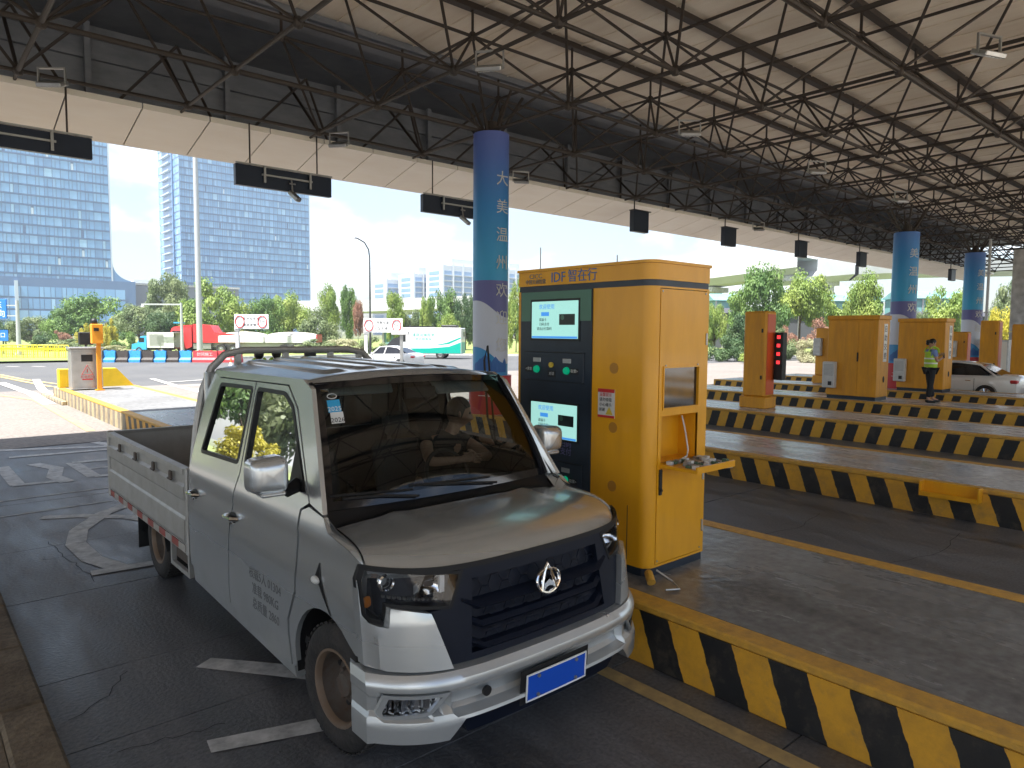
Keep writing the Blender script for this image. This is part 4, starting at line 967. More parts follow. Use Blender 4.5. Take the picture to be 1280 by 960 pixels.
st = empty('rear_bench', (0, 0, 0)); st.parent = truck; MB().box(T(-.8, 5.45, .72), T(.8, 5.9, .9), bev=.05).build('cushion', 'seat_fabric', st); MB().box(T(-.8, 5.88, .88), T(.8, 6.02, 1.5), bev=.05).build('seat_back', 'seat_fabric', st)
mat('visor', (.34, .34, .33), .8)
for x, t in ((-.40, 62), (.40, 40)):
    MM = MX.Translation(T(x, 4.30, 2.06)) @ MX.Rotation(R(t), 4, 'X'); m = MB(); m.box((-.24, -.17 if x > 0 else -.1, -.012), (.24, .0, .012), MM, bev=.01); m.build('sun_visor', 'visor', truck)
m = MB(); m.box(T(-.12, 4.16, 1.93), T(.14, 4.19, 2.01), bev=.01); m.build('inner_mirror', 'black', truck)
sw = empty('steering_wheel', T(.42, 4.40, 1.30)); sw.parent = truck; sw.rotation_euler = (R(62), 0, 0)
MB().tube([(.19*math.cos(t), .19*math.sin(t), 0) for t in [2*math.pi*i/32 for i in range(32)]], .016, 8, True).build('rim', 'black', sw, True)
m = MB(); m.box((-.17, -.02, -.03), (.17, .02, -.0)); m.box((-.02, -.17, -.03), (.02, .0, -.0)); m.ball((0, 0, -.02), .06, 12, 8, sc=(1, 1, .4)); m.build('spokes', 'black', sw)
m = MB(); m.cyl(T(-.62, 4.02, 1.31), T(-.62, 4.02, 1.42), .035, n=12); m.cyl(T(-.62, 4.02, 1.42), T(-.62, 4.02, 1.45), .018, n=10); bt = m.build('water_bottle', 'lamp_glass', None, True); bt.location = truck.location
tag(bt, 'clear plastic water bottle on the truck dashboard behind the windscreen', 'bottle')
# ================================================================== PEOPLE
def head(parent, c, yaw, pitch=0, hs=1.0, hairstyle='short', mt='skin'):
    """head with face, ears and hair; local -y is the face"""
    M_ = MX.Translation(c) @ MX.Rotation(yaw, 4, 'Z') @ MX.Rotation(pitch, 4, 'X') @ MX.Scale(hs, 4)
    h = MB()
    def f(u, v):
        t = 2*math.pi*u; p_ = math.pi*v; x = .074*math.sin(p_)*math.sin(t); y = -.092*math.sin(p_)*math.cos(t); z = -.115*math.cos(p_)
        fr = max(0, math.cos(t))*math.sin(p_)
        if z < -.03: x *= 1+.9*(z+.03)/.115*.55; y *= 1+.25*(z+.03)/.1
        if z < -.02 and fr > 0: y -= .010*fr
        g = lambda a, b_, s_: math.exp(-((x-a)**2+(z-b_)**2)/s_)
        if fr > .3: y += -.024*math.exp(-(x/.012)**2-((z+.022)/.024)**2)+.010*(g(.03, .012, .0002)+g(-.03, .012, .0002))-.006*g(0, -.058, .0004)
        return M_ @ V((x, y, z))
    h.grid(f, 36, 26)
    for s_ in (-1, 1): h.ball(M_ @ V((s_*.076, .008, -.005)), .02*hs, 8, 6, sc=(.5, 1, 1.5))
    return h, M_
def face_parts(parent, M_, hairstyle, hs):
    for s_ in (-1, 1): MB().ball(M_ @ V((s_*.029, -.077, .013)), .0105*hs, 8, 6).build('eye', 'black', parent, True)
    m = MB(); m.tube([M_ @ V((-.022, -.094, -.058)), M_ @ V((0, -.099, -.057)), M_ @ V((.022, -.094, -.058))], .004*hs, 5); mat('lips', (.3, .1, .08), .5); m.build('mouth', 'lips', parent, True)
    hr = MB()
    def g(u, v):
        t = 2*math.pi*u; p_ = math.pi*(1-.56*v) if math.cos(t) < .2 else math.pi*(1-(.33+.1*(1-math.cos(t)))*v)
        k = 1.12+.03*math.sin(9*t)*v; q = V((.074*k*math.sin(p_)*math.sin(t), -.092*k*math.sin(p_)*math.cos(t)+.006, -.115*k*math.cos(p_)))
        return M_ @ q
    hr.grid(g, 32, 10)
    if hairstyle == 'bun': hr.ball(M_ @ V((0, .115, .0)), .05*hs, 12, 8); hr.ball(M_ @ V((0, .1, -.05)), .045*hs, 10, 8)
    if hairstyle == 'back': hr.ball(M_ @ V((0, .03, -.0)), .088*hs, 14, 10, sc=(.98, .9, 1.15))
    hr.build('hair', 'hair', parent, True, 70)
def hand_pts(w, d, side_, r=.0095):
    """wrist point and direction -> palm and five bent fingers as (verts, edges) starting at index 0 = wrist"""
    d = V(d).normalized(); side_ = V(side_).normalized(); dn = d.cross(side_)
    vs = [(*w, .024, .018)]; es = []
    k = V(w)+d*.045; vs.append((*k, .034, .016)); es.append((0, 1)); k2 = V(w)+d*.075; vs.append((*k2, .034, .014)); es.append((1, 2))
    for i, ln in enumerate((.062, .072, .068, .052)):
        b_ = k2+side_*(.026-.0175*i)+d*.012; p1 = b_+d*ln*.5+dn*.006; p2 = p1+d*ln*.25+dn*ln*.45; j = len(vs)
        vs += [(*b_, .0095), (*p1, .009), (*p2, .0078)]; es += [(2, j), (j, j+1), (j+1, j+2)]
    b_ = V(w)+d*.03+side_*.032; p1 = b_+d*.03+side_*.018+dn*.01; p2 = p1+d*.028+dn*.014; j = len(vs)
    vs += [(*b_, .012), (*p1, .0105), (*p2, .0085)]; es += [(1, j), (j, j+1), (j+1, j+2)]
    return vs, es
def person(loc, yaw, label, pose, sh='blue_shirt', vest=True, hs=1.0, hair='short', lower=True, group=None, height=1.66):
    e = empty('person', loc, yaw); tag(e, label, 'person', group); k = height/1.7; e.scale = (k, k, k)
    J = pose
    vs = []; es = []
    def add(p_, r, pa=None, r2=None):
        vs.append((*p_, r, r2 or r)); i = len(vs)-1
        if pa is not None: es.append((pa, i))
        return i
    pel = add(J['pelvis'], .13, None, .10); sp = add(J['waist'], .115, pel, .085); ch = add(J['chest'], .135, sp, .095); nk = add(J['neck'], .052, ch); hd_ = add(J['head'], .055, nk)
    for s_ in 'LR':
        a = add(J['sh'+s_], .058, ch); b_ = add(J['el'+s_], .040, a); c = add(J['wr'+s_], .026, b_)
        d = (V(J['wr'+s_])-V(J['el'+s_])); sd = V(J.get('hs'+s_, (0, 0, 1)))
        hv, he = hand_pts(J['wr'+s_], d, sd); off = len(vs)-1
        for q in hv[1:]: vs.append(q)
        for (p_, q) in he: es.append((c if p_ == 0 else p_+off, q+off))
        if lower:
            a = add(J['hp'+s_], .085, pel); b_ = add(J['kn'+s_], .055, a); c = add(J['an'+s_], .036, b_); add(J['to'+s_], .034, c)
    skin('body', vs, es, 'skin', e, 2)
    hb, M_ = head(e, V(J['head']), J.get('hyaw', 0), J.get('hpitch', 0), hs); hb.build('head', 'skin', e, True, 80); face_parts(e, M_, hair, hs)
    # shirt
    sv = []; se = []
    def sa(p_, r, pa=None, r2=None):
        sv.append((*p_, r, r2 or r)); i = len(sv)-1
        if pa is not None: se.append((pa, i))
        return i
    w = V(J['waist']); c = V(J['chest']); a0 = sa(V(J['pelvis']).lerp(w, .2), .145, None, .11); a1 = sa(w, .135, a0, .105); a2 = sa(c, .155, a1, .115); sa(c.lerp(V(J['neck']), .7), .075, a2)
    for s_ in 'LR':
        a = sa(J['sh'+s_], .072, a2); sa(V(J['sh'+s_]).lerp(V(J['el'+s_]), J.get('sleeve', .6)), .058, a)
    skin('shirt', sv, se, sh, e, 2)
    if vest:
        b = MB()
        def vf(u, v, ex=0):
            t = 2*math.pi*u; q0 = V(J['pelvis']).lerp(V(J['waist']), .1); q1 = V(J['chest'])+V((0, 0, .08)); q = q0.lerp(q1, v); rx = .185+.012*math.sin(3*v)-.02*v+ex; ry = .145-.005*v+ex
            return q+V((rx*math.cos(t), ry*math.sin(t), 0))
        b.grid(vf, 28, 12); vo = b.build('vest', 'hivis', e, True)
        for v0 in (.22, .52):
            b = MB(); b.grid(lambda u, v: vf(u, v0+.09*v, .004), 28, 2); b.build('reflective_band', 'reflective', vo, True)
        for s_ in (-1, 1):
            b = MB(); ct = V(J['chest']); b.tube([ct+V((s_*.10, -.135, .06)), ct+V((s_*.105, -.10, .16)), ct+V((s_*.10, 0, .215)), ct+V((s_*.105, .09, .16)), ct+V((s_*.10, .13, .06))], .035, 8, flat=.4); b.build('vest_strap', 'hivis', vo, True)
    if lower:
        tv = [(*J['pelvis'], .15, .115)]; te = []
        for s_ in 'LR':
            i = len(tv); h = V(J['hp'+s_]); kn = V(J['kn'+s_]); an = V(J['an'+s_]); tv += [(*h, .098), (*kn, .078), (*an.lerp(kn, .1), .07)]; te += [(0, i), (i, i+1), (i+1, i+2)]
        skin('trousers', tv, te, 'dark_cloth', e, 2)
        for s_ in 'LR':
            an = V(J['an'+s_]); to = V(J['to'+s_]); d = (to-an); d.z = 0; d.normalize(); m = MB(); n_ = 10
            m.grid(lambda u, v: V((an.x, an.y, .0))-d*.06+d*(.27*v)+V((-d.y, d.x, 0))*(.045*math.cos(2*math.pi*u)*(1-.5*max(0, v-.6))*min(1, .55+3*v, .3+(1-v)*4))+V((0, 0, .045-.02*v+(.045-.015*v)*math.sin(2*math.pi*u)*min(1, .5+3*v, .3+(1-v)*5))), 12, n_)
            m.build('shoe', 'black', e, True)
    return e
stand = dict(pelvis=(0, 0, .92), waist=(0, 0, 1.08), chest=(0, .0, 1.27), neck=(0, .01, 1.44), head=(0, -.01, 1.57), shL=(.17, 0, 1.36), elL=(.22, .02, 1.10), wrL=(.22, -.06, .88), shR=(-.17, 0, 1.36), elR=(-.22, .02, 1.10), wrR=(-.22, -.06, .88), hpL=(.085, 0, .86), knL=(.09, -.01, .48), anL=(.09, .02, .09), toL=(.10, -.12, .04), hpR=(-.085, 0, .86), knR=(-.09, -.01, .48), anR=(-.09, .02, .09), toR=(-.10, -.12, .04), hsL=(0, 1, 0), hsR=(0, 1, 0))
# guard looking at a phone (faces right in the picture)
g = dict(stand); g.update(elL=(.20, -.05, 1.12), wrL=(.06, -.24, 1.24), elR=(-.20, -.05, 1.10), wrR=(-.03, -.25, 1.17), hsL=(0, 0, 1), hsR=(0, 0, 1), hpitch=R(24), knL=(.09, -.05, .48), anL=(.10, -.14, .09), toL=(.11, -.30, .04), knR=(-.09, .03, .48), anR=(-.09, .08, .09), toR=(-.1, -.06, .04))
gq = atX(1161, 503, 22.6)
person((gq.x, gq.y, HI), R(46), 'toll guard in green reflective vest standing on an island looking at a phone', g, hair='bun', height=1.86)
ph = empty('phone', (gq.x, gq.y, HI), R(46)); ph.scale = (1.094,)*3; tag(ph, 'dark mobile phone held by the standing toll guard', 'phone'); MB().box((-.035, -.33, 1.18), (.035, -.318, 1.32), bev=.003).build('phone_body', 'black', ph)
# three people seen over the truck roof
for (px, X, dy, lab) in ((323, 4.9, 0, 'leftmost of three dark haired workers in green vests seen over the truck roof'), (345, 5.3, 0, 'middle one of three dark haired workers in green vests behind the truck roof'), (387, 4.7, 0, 'rightmost and tallest of three workers in green vests behind the truck roof')):
    q = atX(px, 432, X); person((q.x, q.y, HI), R(180+rnd.uniform(-40, 40)), lab, stand, sh='dark_cloth', hair='back', group='workers behind the truck', height=1.66 if px != 387 else 1.74)
# driver leaning out toward the kiosk
d = dict(pelvis=(0, 0, .10), waist=(.02, -.03, .27), chest=(.09, -.10, .46), neck=(.15, -.15, .62), head=(.18, -.18, .735), shL=(.26, -.12, .52), elL=(.36, -.34, .40), wrL=(.16, -.42, .43), shR=(-.09, -.12, .54), elR=(-.20, -.34, .42), wrR=(.02, -.44, .43), hpL=(.1, -.05, .06), knL=(.12, -.42, .10), anL=(.12, -.5, -.3), toL=(.12, -.6, -.34), hpR=(-.1, -.05, .06), knR=(-.12, -.42, .10), anR=(-.12, -.5, -.3), toR=(-.12, -.6, -.34), hyaw=R(62), hpitch=R(8), hsL=(0, 0, 1), hsR=(0, 0, 1), sleeve=.35)
person((TX+.53, 4.86, .93), 0, 'driver in a dark sleeveless top leaning toward the side window, hands together at the wheel', d, sh='dark_cloth', vest=False, height=1.84)
# ================================================================== NEAR PAYMENT KIOSK
KX0, KX1, KY0, KY1, KZ0, KZ1 = 4.43, 5.23, 3.42, 4.97, HI, 2.96
ks = empty('payment_kiosk', (4.83, 4.2, HI)); tag(ks, 'large yellow self service payment kiosk with two screens beside the silver truck', 'kiosk')
KO = V((4.83, 4.2, HI))
def kb(m, name, mt, parent=None, smooth=False, angle=None):
    o = m.build(name, mt, parent or ks, smooth, angle)
    if (parent or ks) is ks: o.location = -KO
    return o
def arcp(cx, cy, r, a0, a1, n=8): return [(cx+r*math.cos(R(a0+(a1-a0)*i/n)), cy+r*math.sin(R(a0+(a1-a0)*i/n))) for i in range(n+1)]
base_z = KZ0+.07
outl = [(KX1, KY0+.02), (KX1-.02, KY0)][::-1]
wall_path = [(KX1-.02, KY0+.0), (KX1, KY0+.02)]+[(KX1, KY1)]+[(KX0, KY1)]+arcp(KX0+.10, KY0+.10, .10, 180, 270)
def walls(z0, z1, name, off=0, mt='kiosk_yellow'):
    m = MB(); n = len(wall_path); ctr = V(((KX0+KX1)/2, (KY0+KY1)/2))
    P = [(x+math.copysign(off, x-ctr.x), y+math.copysign(off, y-ctr.y)) for x, y in wall_path]
    m.add([(x, y, z) for x, y in P for z in (z0, z1)], [(2*i, 2*i+2, 2*i+3, 2*i+1) for i in range(n-1)]); return m, P
m, P = walls(base_z, KZ1-.19, 'shell'); kb(m, 'shell', 'kiosk_yellow', None, True, 40)
m = MB(); full = wall_path
m.prism(full, lambda x, y: (x, y, KZ1-.14), lambda x, y: (x, y, KZ1-.012)); kb(m, 'header', 'kiosk_yellow', None, True, 40)
m = MB(); m.prism([(x+math.copysign(.012, x-4.83), y+math.copysign(.012, y-4.2)) for x, y in full], lambda x, y: (x, y, KZ1-.011), lambda x, y: (x, y, KZ1+.012)); kb(m, 'roof_cap', 'kiosk_yellow', None, True, 40)
m = MB(); m.prism([(x-math.copysign(.006, x-4.83), y-math.copysign(.006, y-4.2)) for x, y in full], lambda x, y: (x, y, KZ1-.189), lambda x, y: (x, y, KZ1-.141)); kb(m, 'dark_band', 'dark_panel', None, True, 40)
m = MB(); m.prism([(x-math.copysign(.01, x-4.83), y-math.copysign(.01, y-4.2)) for x, y in full], lambda x, y: (x, y, HI+.002), lambda x, y: (x, y, base_z-.001)); kb(m, 'plinth', 'dark_panel', None, True, 40)
m = MB(); m.box((KX0+.2, KY0+.3, base_z), (KX1-.06, KY1-.06, KZ1-.2)); kb(m, 'inner_core', 'dark_panel')
# front face (towards the truck's nose): frame, door with window and niche
fp = lambda off: (lambda x, z: (x-KO.x, KY0-off-KO.y, z-KO.z))
fin = lambda x, z: (0, 1, 0)
xa, xb = KX0+.10, KX1-.02
panel('front_frame', [(xa, base_z), (xb, base_z), (xb, KZ1-.19), (xa, KZ1-.19)], [[(4.475+.06, .53), (5.175, .53), (5.175, 2.755), (4.475+.06, 2.755)]], fp(0), 'kiosk_yellow', ks, .2, .02, fin, False)
winp = [(4.60, 1.80), (5.07, 1.80), (5.07, 2.12), (4.60, 2.12)]; nich = [(4.58, 1.355), (5.08, 1.355), (5.08, 1.735), (4.58, 1.735)]
dr = panel('door', [(4.541, .536), (5.169, .536), (5.169, 2.749), (4.541, 2.749)], [winp, nich], fp(.004), 'kiosk_yellow', ks, .15, .02, fin, False)
dl = lambda m, n, mt, sm=False: (lambda o: (setattr(o, 'location', -KO), o)[1])(m.build(n, mt, dr, sm))
m = MB(); m.box((4.60, KY0+.012, 1.80), (5.07, KY0+.02, 2.12)); dl(m, 'window_pane', 'black_gloss')
m = MB(); m.box((4.585, KY0-.012, 1.785), (5.085, KY0-.0045, 1.799)); m.box((4.585, KY0-.012, 2.121), (5.085, KY0-.0045, 2.135)); m.box((4.585, KY0-.012, 1.799), (4.599, KY0-.0045, 2.121)); m.box((5.071, KY0-.012, 1.799), (5.085, KY0-.0045, 2.121)); dl(m, 'window_frame', 'kiosk_yellow')
m = MB(); nx0, nx1, nz0, nz1, ny = 4.58, 5.08, 1.355, 1.735, KY0+.19
m.add([(nx0, KY0, nz0), (nx1, KY0, nz0), (nx1, KY0, nz1), (nx0, KY0, nz1), (nx0, ny, nz0), (nx1, ny, nz0), (nx1, ny, nz1), (nx0, ny, nz1)], [(4, 5, 6, 7), (0, 1, 5, 4), (3, 7, 6, 2), (0, 4, 7, 3), (1, 2, 6, 5)]); dl(m, 'niche', 'kiosk_yellow')
# fold-down hatch tray full of components
tr = MB(); tr.box((4.565, KY0-.36, 1.325), (5.095, KY0-.006, 1.350)); tr.box((4.565, KY0-.36, 1.3505), (5.095, KY0-.345, 1.375)); tro = kb(tr, 'hatch_tray', 'kiosk_yellow')
m = MB()
for i in range(9):
    for j in range(5):
        if rnd.random() < .85: x = 4.60+i*.052; y = KY0-.33+j*.06; m.box((x, y, 1.351), (x+.036, y+.044, 1.36+rnd.uniform(.005, .03)), mi=rnd.choice((0, 0, 1, 2)))
mat('board_green', (.07, .13, .08), .5); o = m.build('circuit_modules', ['steel', 'board_green', 'offwhite'], tro)
m = MB(); m.tube([(5.03, KY0+.12, 1.70), (5.035, KY0+.08, 1.55), (5.0, KY0+.03, 1.42), (4.9, KY0-.03, 1.385), (4.75, KY0-.06, 1.37), (4.64, KY0-.02, 1.365)], .007, 6); m.build('cable', 'offwhite', tro, True)
m = MB(); m.tube([(4.95, KY0-.30, 1.318), (5.10, KY0-.33, 1.31), (5.12, KY0-.2, 1.312), (4.98, KY0-.15, 1.318)], .006, 6); m.build('tray_handle', 'steel', tro, True)
m = MB(); m.box((4.558, KY0-.02, 1.10), (4.592, KY0-.0045, 1.31), bev=.004); m.cyl((4.575, KY0-.022, 1.14), (4.575, KY0-.03, 1.14), .012); dl(m, 'door_handle', 'black')
for z in (.75, 1.2, 2.35):
    m = MB(); m.cyl((5.176, KY0-.008, z-.05), (5.176, KY0-.008, z+.05), .009, n=8); kb(m, 'hinge', 'steel')
for (x, z) in ((4.56, .56), (5.15, .56), (4.56, 2.73), (5.15, 2.73), (4.62, 2.14), (5.06, 2.14)):
    m = MB(); m.cyl((x, KY0-.004, z), (x, KY0-.009, z), .008, n=8); dl(m, 'screw', 'steel')
# side face with screens
def kside(y0, y1, z0, z1, o0, o1, name, mt, bev=0, parent=None):
    m = MB(); m.box((KX0-o1, y0, z0), (KX0-o0, y1, z1), bev=bev); return kb(m, name, mt) if parent is None else (lambda o: (setattr(o, 'location', (0, 0, 0)), o)[1])(m.build(name, mt, parent))
dpn = kside(4.03, 4.925, .62, KZ1-.191, .002, .012, 'screen_panel', 'dark_panel')
kside(4.04, 4.915, 2.50, KZ1-.197, .0125, .016, 'green_header', 'green_panel', parent=dpn)
mat('screen_lit', (.15, .3, .28), .15, emit=(.30, .58, .53), es=.34); mat('screen_blue', (.02, .1, .3), .3, emit=(.03, .16, .42), es=.5); mat('screen_dark', (.02, .03, .03), .3)
for (z0, z1) in ((2.345, 2.675), (1.455, 1.765)):
    sc = kside(4.185, 4.765, z0, z1, .0125, .022, 'screen', 'screen_lit', parent=dpn)
    kside(4.165, 4.785, z0-.02, z1+.02, .0125, .018, 'screen_bezel', 'black', parent=dpn)
    kside(4.22, 4.41, z0+.12, z0+.215, .0221, .0235, 'code_box', 'screen_dark', parent=sc); kside(4.54, 4.64, z1-.13, z1-.095, .0221, .0235, 'button_field', 'screen_blue', parent=sc); kside(4.19, 4.76, z0+.002, z0+.02, .0221, .0235, 'footer_bar', 'screen_blue', parent=sc)
    FK = lambda y, z, s_, t_, mt='screen_dark': text(t_, s_, mt, 'screen_print', sc, frame((KX0-.0225, y, z), (0, -1, 0), (0, 0, 1)), .0008)
    FK(4.57, z1-.05, .05, '欢迎使用', 'screen_blue'); FK(4.62, z1-.165, .032, '请插卡'); FK(4.60, z1-.205, .032, '扫码支付'); FK(4.60, z1-.245, .032, '请出示付款码'); FK(4.30, z0+.14, .022, '收费金额', 'offwhite')
    m = MB(); m.cyl((KX0-.0236, 4.37, z0+.185), (KX0-.0245, 4.37, z0+.185), .022, n=14); m.build('round_icon', 'green_panel', sc)
for (z0, z1, two) in ((1.965, 2.22, 1), (1.0, 1.25, 0)):
    cp = kside(4.115, 4.855, z0, z1, .0125, .02, 'control_panel', 'dark_panel', .003, parent=dpn)
    m = MB(); 
    for (a, b_, c, d_) in ((4.11, z0-.006, 4.86, z0), (4.11, z1, 4.86, z1+.006)): m.box((KX0-.022, a, b_), (KX0-.0125, c, d_))
    m.build('panel_edge', 'black', cp)
    mat('btn_green', (.0, .33, .16), .3, emit=(0, .4, .2), es=.12); mat('btn_yellow', (.6, .45, .05), .3)
    for y in (4.69, 4.31):
        m = MB(); m.cyl((KX0-.02, y, z0+.10), (KX0-.042, y, z0+.10), .034, .03, n=20); m.build('push_button', 'btn_green', cp, True)
        kside(y-.05 if y < 4.5 else y-.05, y+.05, z0+.165, z0+.205, .0201, .026, 'card_slot', 'steel', .002, parent=cp)
    m = MB(); m.cyl((KX0-.02, 4.50, z0+.145), (KX0-.036, 4.50, z0+.145), .024, n=18); m.build('call_button', 'btn_yellow', cp, True)
    for (y, t_) in ((4.80, '<求助'), (4.22, '取票>'), (4.5, '对讲')):
        kside(y-.05, y+.05, z0+.07 if y != 4.5 else z0+.035, z0+.125 if y != 4.5 else z0+.095, .0201, .022, 'name_plate', 'black', parent=cp); text(t_, .034, 'offwhite', 'lettering', cp, frame((KX0-.0225, y, z0+.098 if y != 4.5 else z0+.065), (0, -1, 0), (0, 0, 1)), .0006)
mat('sign_blue', (.05, .14, .36), .5); mat('violet', (.16, .15, .32), .5)
for (y, s_, t_, sx) in ((4.45, .125, 'IDF', 1.0), (4.16, .115, '智在行', 1.0), (4.74, .06, 'CICC', 1.2)):
    o = text(t_, s_, 'sign_blue' if s_ > .1 else 'faded_ink', 'lettering', ks, frame(V((KX0-.003, y, 2.882 if s_ > .1 else 2.905))-KO, (0, -1, 0), (0, 0, 1)), .0015, sx=sx)
o = text('中国交通智能', .045, 'faded_ink', 'lettering', ks, frame(V((KX0-.003, 4.74, 2.855))-KO, (0, -1, 0), (0, 0, 1)), .0015)
o = text('扫码\n支付', .07, 'violet', 'lettering', ks, frame(V((KX0-.0135, 4.32, 1.38))-KO, (0, -1, 0), (0, 0, 1)), .001)
m = MB(); m.box((KX0-.006, 3.775, 1.695), (KX0-.001, 3.955, 1.935)); stk = kb(m, 'warning_notice', 'offwhite')
m = MB(); m.box((KX0-.008, 3.775, 1.905), (KX0-.0062, 3.955, 1.935)); m.box((KX0-.008, 3.775, 1.695), (KX0-.0062, 3.955, 1.715)); m.build('notice_border', 'red', stk)
for k, (t_, mt) in enumerate((('温馨提示', 'red'), ('请勿倚靠', 'black'), ('小心碰头', 'black'), ('谢谢', 'black'))): text(t_, .034, mt, 'lettering', stk, frame((KX0-.0075, 3.87 if k < 3 else 3.91, 1.885-.042*k), (0, -1, 0), (0, 0, 1)), .0006)
m = MB(); m.add([(KX0-.0075, 3.87, 1.722), (KX0-.0075, 3.79, 1.722), (KX0-.0075, 3.83, 1.79)], [(0, 1, 2)]); m.build('warning_triangle', 'btn_yellow', stk)
mat('disc_amber', (.42, .19, .025), .5)
for z in (2.11, 1.62, 1.13): m = MB(); m.cyl((KX0-.004, 3.79, z), (KX0-.0005, 3.79, z), .045, n=24); kb(m, 'speaker_disc', 'disc_amber')
m = MB(); m.box((KX0-.003, 3.62, .55), (KX0-.0005, 3.625, 1.0)); kb(m, 'seam', 'dark_panel')
# conduits and pipe by the plinth
cd = empty('conduit', (4.43, 3.3, HI)); tag(cd, 'bent yellow conduit and cable at the foot of the payment kiosk', 'pipe')
m = MB(); m.tube([(-.02, .08, .06), (-.07, .03, .06), (-.10, -.01, .03)], .035, 10); m.build('pipe', 'yellow_paint', cd, True); m = MB(); m.tube([(0, .02, .10), (.05, -.10, .03), (.0, -.2, .01), (-.12, -.16, .02)], .008, 6); m.build('cable', 'steel', cd, True)
bx = empty('control_cabinet', (5.42, 4.3, HI)); tag(bx, 'narrow white cabinet standing behind the yellow payment kiosk', 'cabinet'); MB().box((-.13, -.5, 0), (.13, .3, .86), bev=.01).build('cabinet_body', 'offwhite', bx); MB().box((-.10, -.503, .05), (.10, -.5005, .8)).build('cabinet_door', 'white', bx)
cb = MB(); q = V((4.7, 5.6, 0)); cb.tube([q+V((0, .1, .46)), q+V((.02, .05, 1.2)), q+V((0, .12, 1.9)), q+V((.03, .2, 2.25)), q+V((.05, .28, 2.1)), q+V((.0, .16, 1.5)), q+V((.03, .02, 1.05)), q+V((0, -.1, .9))], .012, 6); o = cb.build('black_cable', 'black', None, True); tag(o, 'loop of black cable behind the left edge of the payment kiosk', 'cable')
for k, (x, y, h) in enumerate(((4.6, 4.86, .22), (4.75, 4.05, .1))):
    m = MB(); m.cyl((x, y, KZ1+.012), (x, y, KZ1+.012+h), .006, n=6); m.cyl((x, y, KZ1+.012), (x, y, KZ1+.03), .02, n=10); kb(m, 'antenna', 'pole_grey')

# ================================================================== FAR BOOTHS, BARRIER POSTS
def booth(loc, label, ac=True):
    e = empty('payment_booth', loc); tag(e, label, 'kiosk', 'yellow booths on the far islands')
    MB().box((-.42, -.74, .10), (.42, .74, 2.40), bev=.015).build('body', 'booth_orange', e); MB().box((-.45, -.77, 2.401), (.45, .77, 2.53), bev=.012).build('roof_cap', 'booth_orange', e); MB().box((-.40, -.72, .0), (.40, .72, .099)).build('plinth', 'dark_panel', e)
    for y0, y1 in ((-.62, -.19), (-.18, .25)):
        d_ = MB().box((-.432, y0+.005, .18), (-.4205, y1-.005, 2.34), bev=.003).build('door', 'booth_orange', e)
    MB().box((-.452, -.20, 1.15), (-.4325, -.16, 1.42), bev=.004).build('door_handle', 'black', e)
    if ac:
        a = MB().box((-.60, .42, .32), (-.4215, .80, 1.12), bev=.02).build('air_conditioner', 'offwhite', e); m = MB()
        for k in range(9): m.box((-.607, .47, .70+k*.04), (-.6005, .75, .722+k*.04))
        m.build('grille', 'steel', a); MB().box((-.608, .50, .40), (-.6005, .61, .52)).build('display', 'black', a)
    s_ = MB().box((-.02, -.752, 1.15), (.22, -.7405, 2.28)).build('notice', 'white', e)
    for k, ch in enumerate('自助交费'): text(ch, .21, 'black', 'lettering', s_, frame((.10, -.7535, 2.12-.27*k), (1, 0, 0), (0, 0, 1)), .001)
    m = MB(); m.ball((.08, -.745, .62), .07, 10, 8, sc=(.8, .3, 1.4)); m.build('intercom', 'black', e)
    return e
b2 = atX(1095, 480, 21.72); booth((22.15, b2.y+.74, HI), 'large orange booth with air conditioner left of the standing guard')
b3 = atX(1178, 480, 26.75); booth((27.2, b3.y+.74, HI), 'orange booth with air conditioner directly behind the standing guard')
def barrier(loc, label, h=2.3, screen=True, ac=False):
    e = empty('barrier_post', loc); tag(e, label, 'barrier machine', 'orange barrier machines on the far islands')
    MB().box((-.26, -.34, .30), (.26, .30, h), bev=.04).build('body', 'booth_orange', e); MB().box((-.30, -.38, 0), (.30, .36, .299), bev=.02).build('foot', 'booth_orange', e)
    MB().box((-.265, -.2, .34), (-.2605, .24, h-.06), bev=.001).build('door', 'booth_orange', e); MB().box((-.28, -.26, h*.78), (-.2605, -.22, h*.82)).build('lock', 'black', e); MB().box((-.28, -.26, h*.3), (-.2605, -.22, h*.34)).build('lock', 'black', e)
    mat('orange_red', (.62, .10, .02), .4); MB().box((-.2, -.352, .36), (.2, -.3405, h-.08), bev=.004).build('front_strip', 'orange_red', e)
    if screen:
        d_ = MB().box((.1, -.62, .75), (.32, -.39, h-.55), bev=.01).build('led_display', 'black', e); mat('led_red', (.5, .02, .02), .3, emit=(1, .04, .05), es=.45)
        for k in range(4): MB().box((.085, -.55, h-.72-.22*k), (.0995, -.46, h-.63-.22*k)).build('red_digit', 'led_red', d_)
    if ac: a = MB().box((-.45, .0, h*.5), (-.262, .3, h*.82), bev=.015).build('air_conditioner', 'offwhite', e); MB().box((-.456, .04, h*.55), (-.4505, .26, h*.68)).build('grille', 'steel', a)
    return e
q = atX(947, 480, 17.3); barrier((17.3, q.y, HI), 'tall orange barrier machine with red display right of the near kiosk', 2.55)
q = atX(1031, 460, 28.2); barrier((28.2, q.y, HI), 'orange barrier machine with white air conditioner behind the first far booth', 2.2, True, True)
q = atX(1237, 440, 33.0); barrier((33.0, q.y, HI), 'orange barrier machine behind the roof of the white saloon', 2.55, False)
q = atX(1199, 440, 33.5); barrier((33.5, q.y, HI), 'small orange barrier machine between the guard booth and the white saloon', 2.1, False, True)
q = atX(1276, 460, 33.0); barrier((33.0, q.y, HI), 'orange barrier machine cut by the right edge of the picture', 2.4, False)
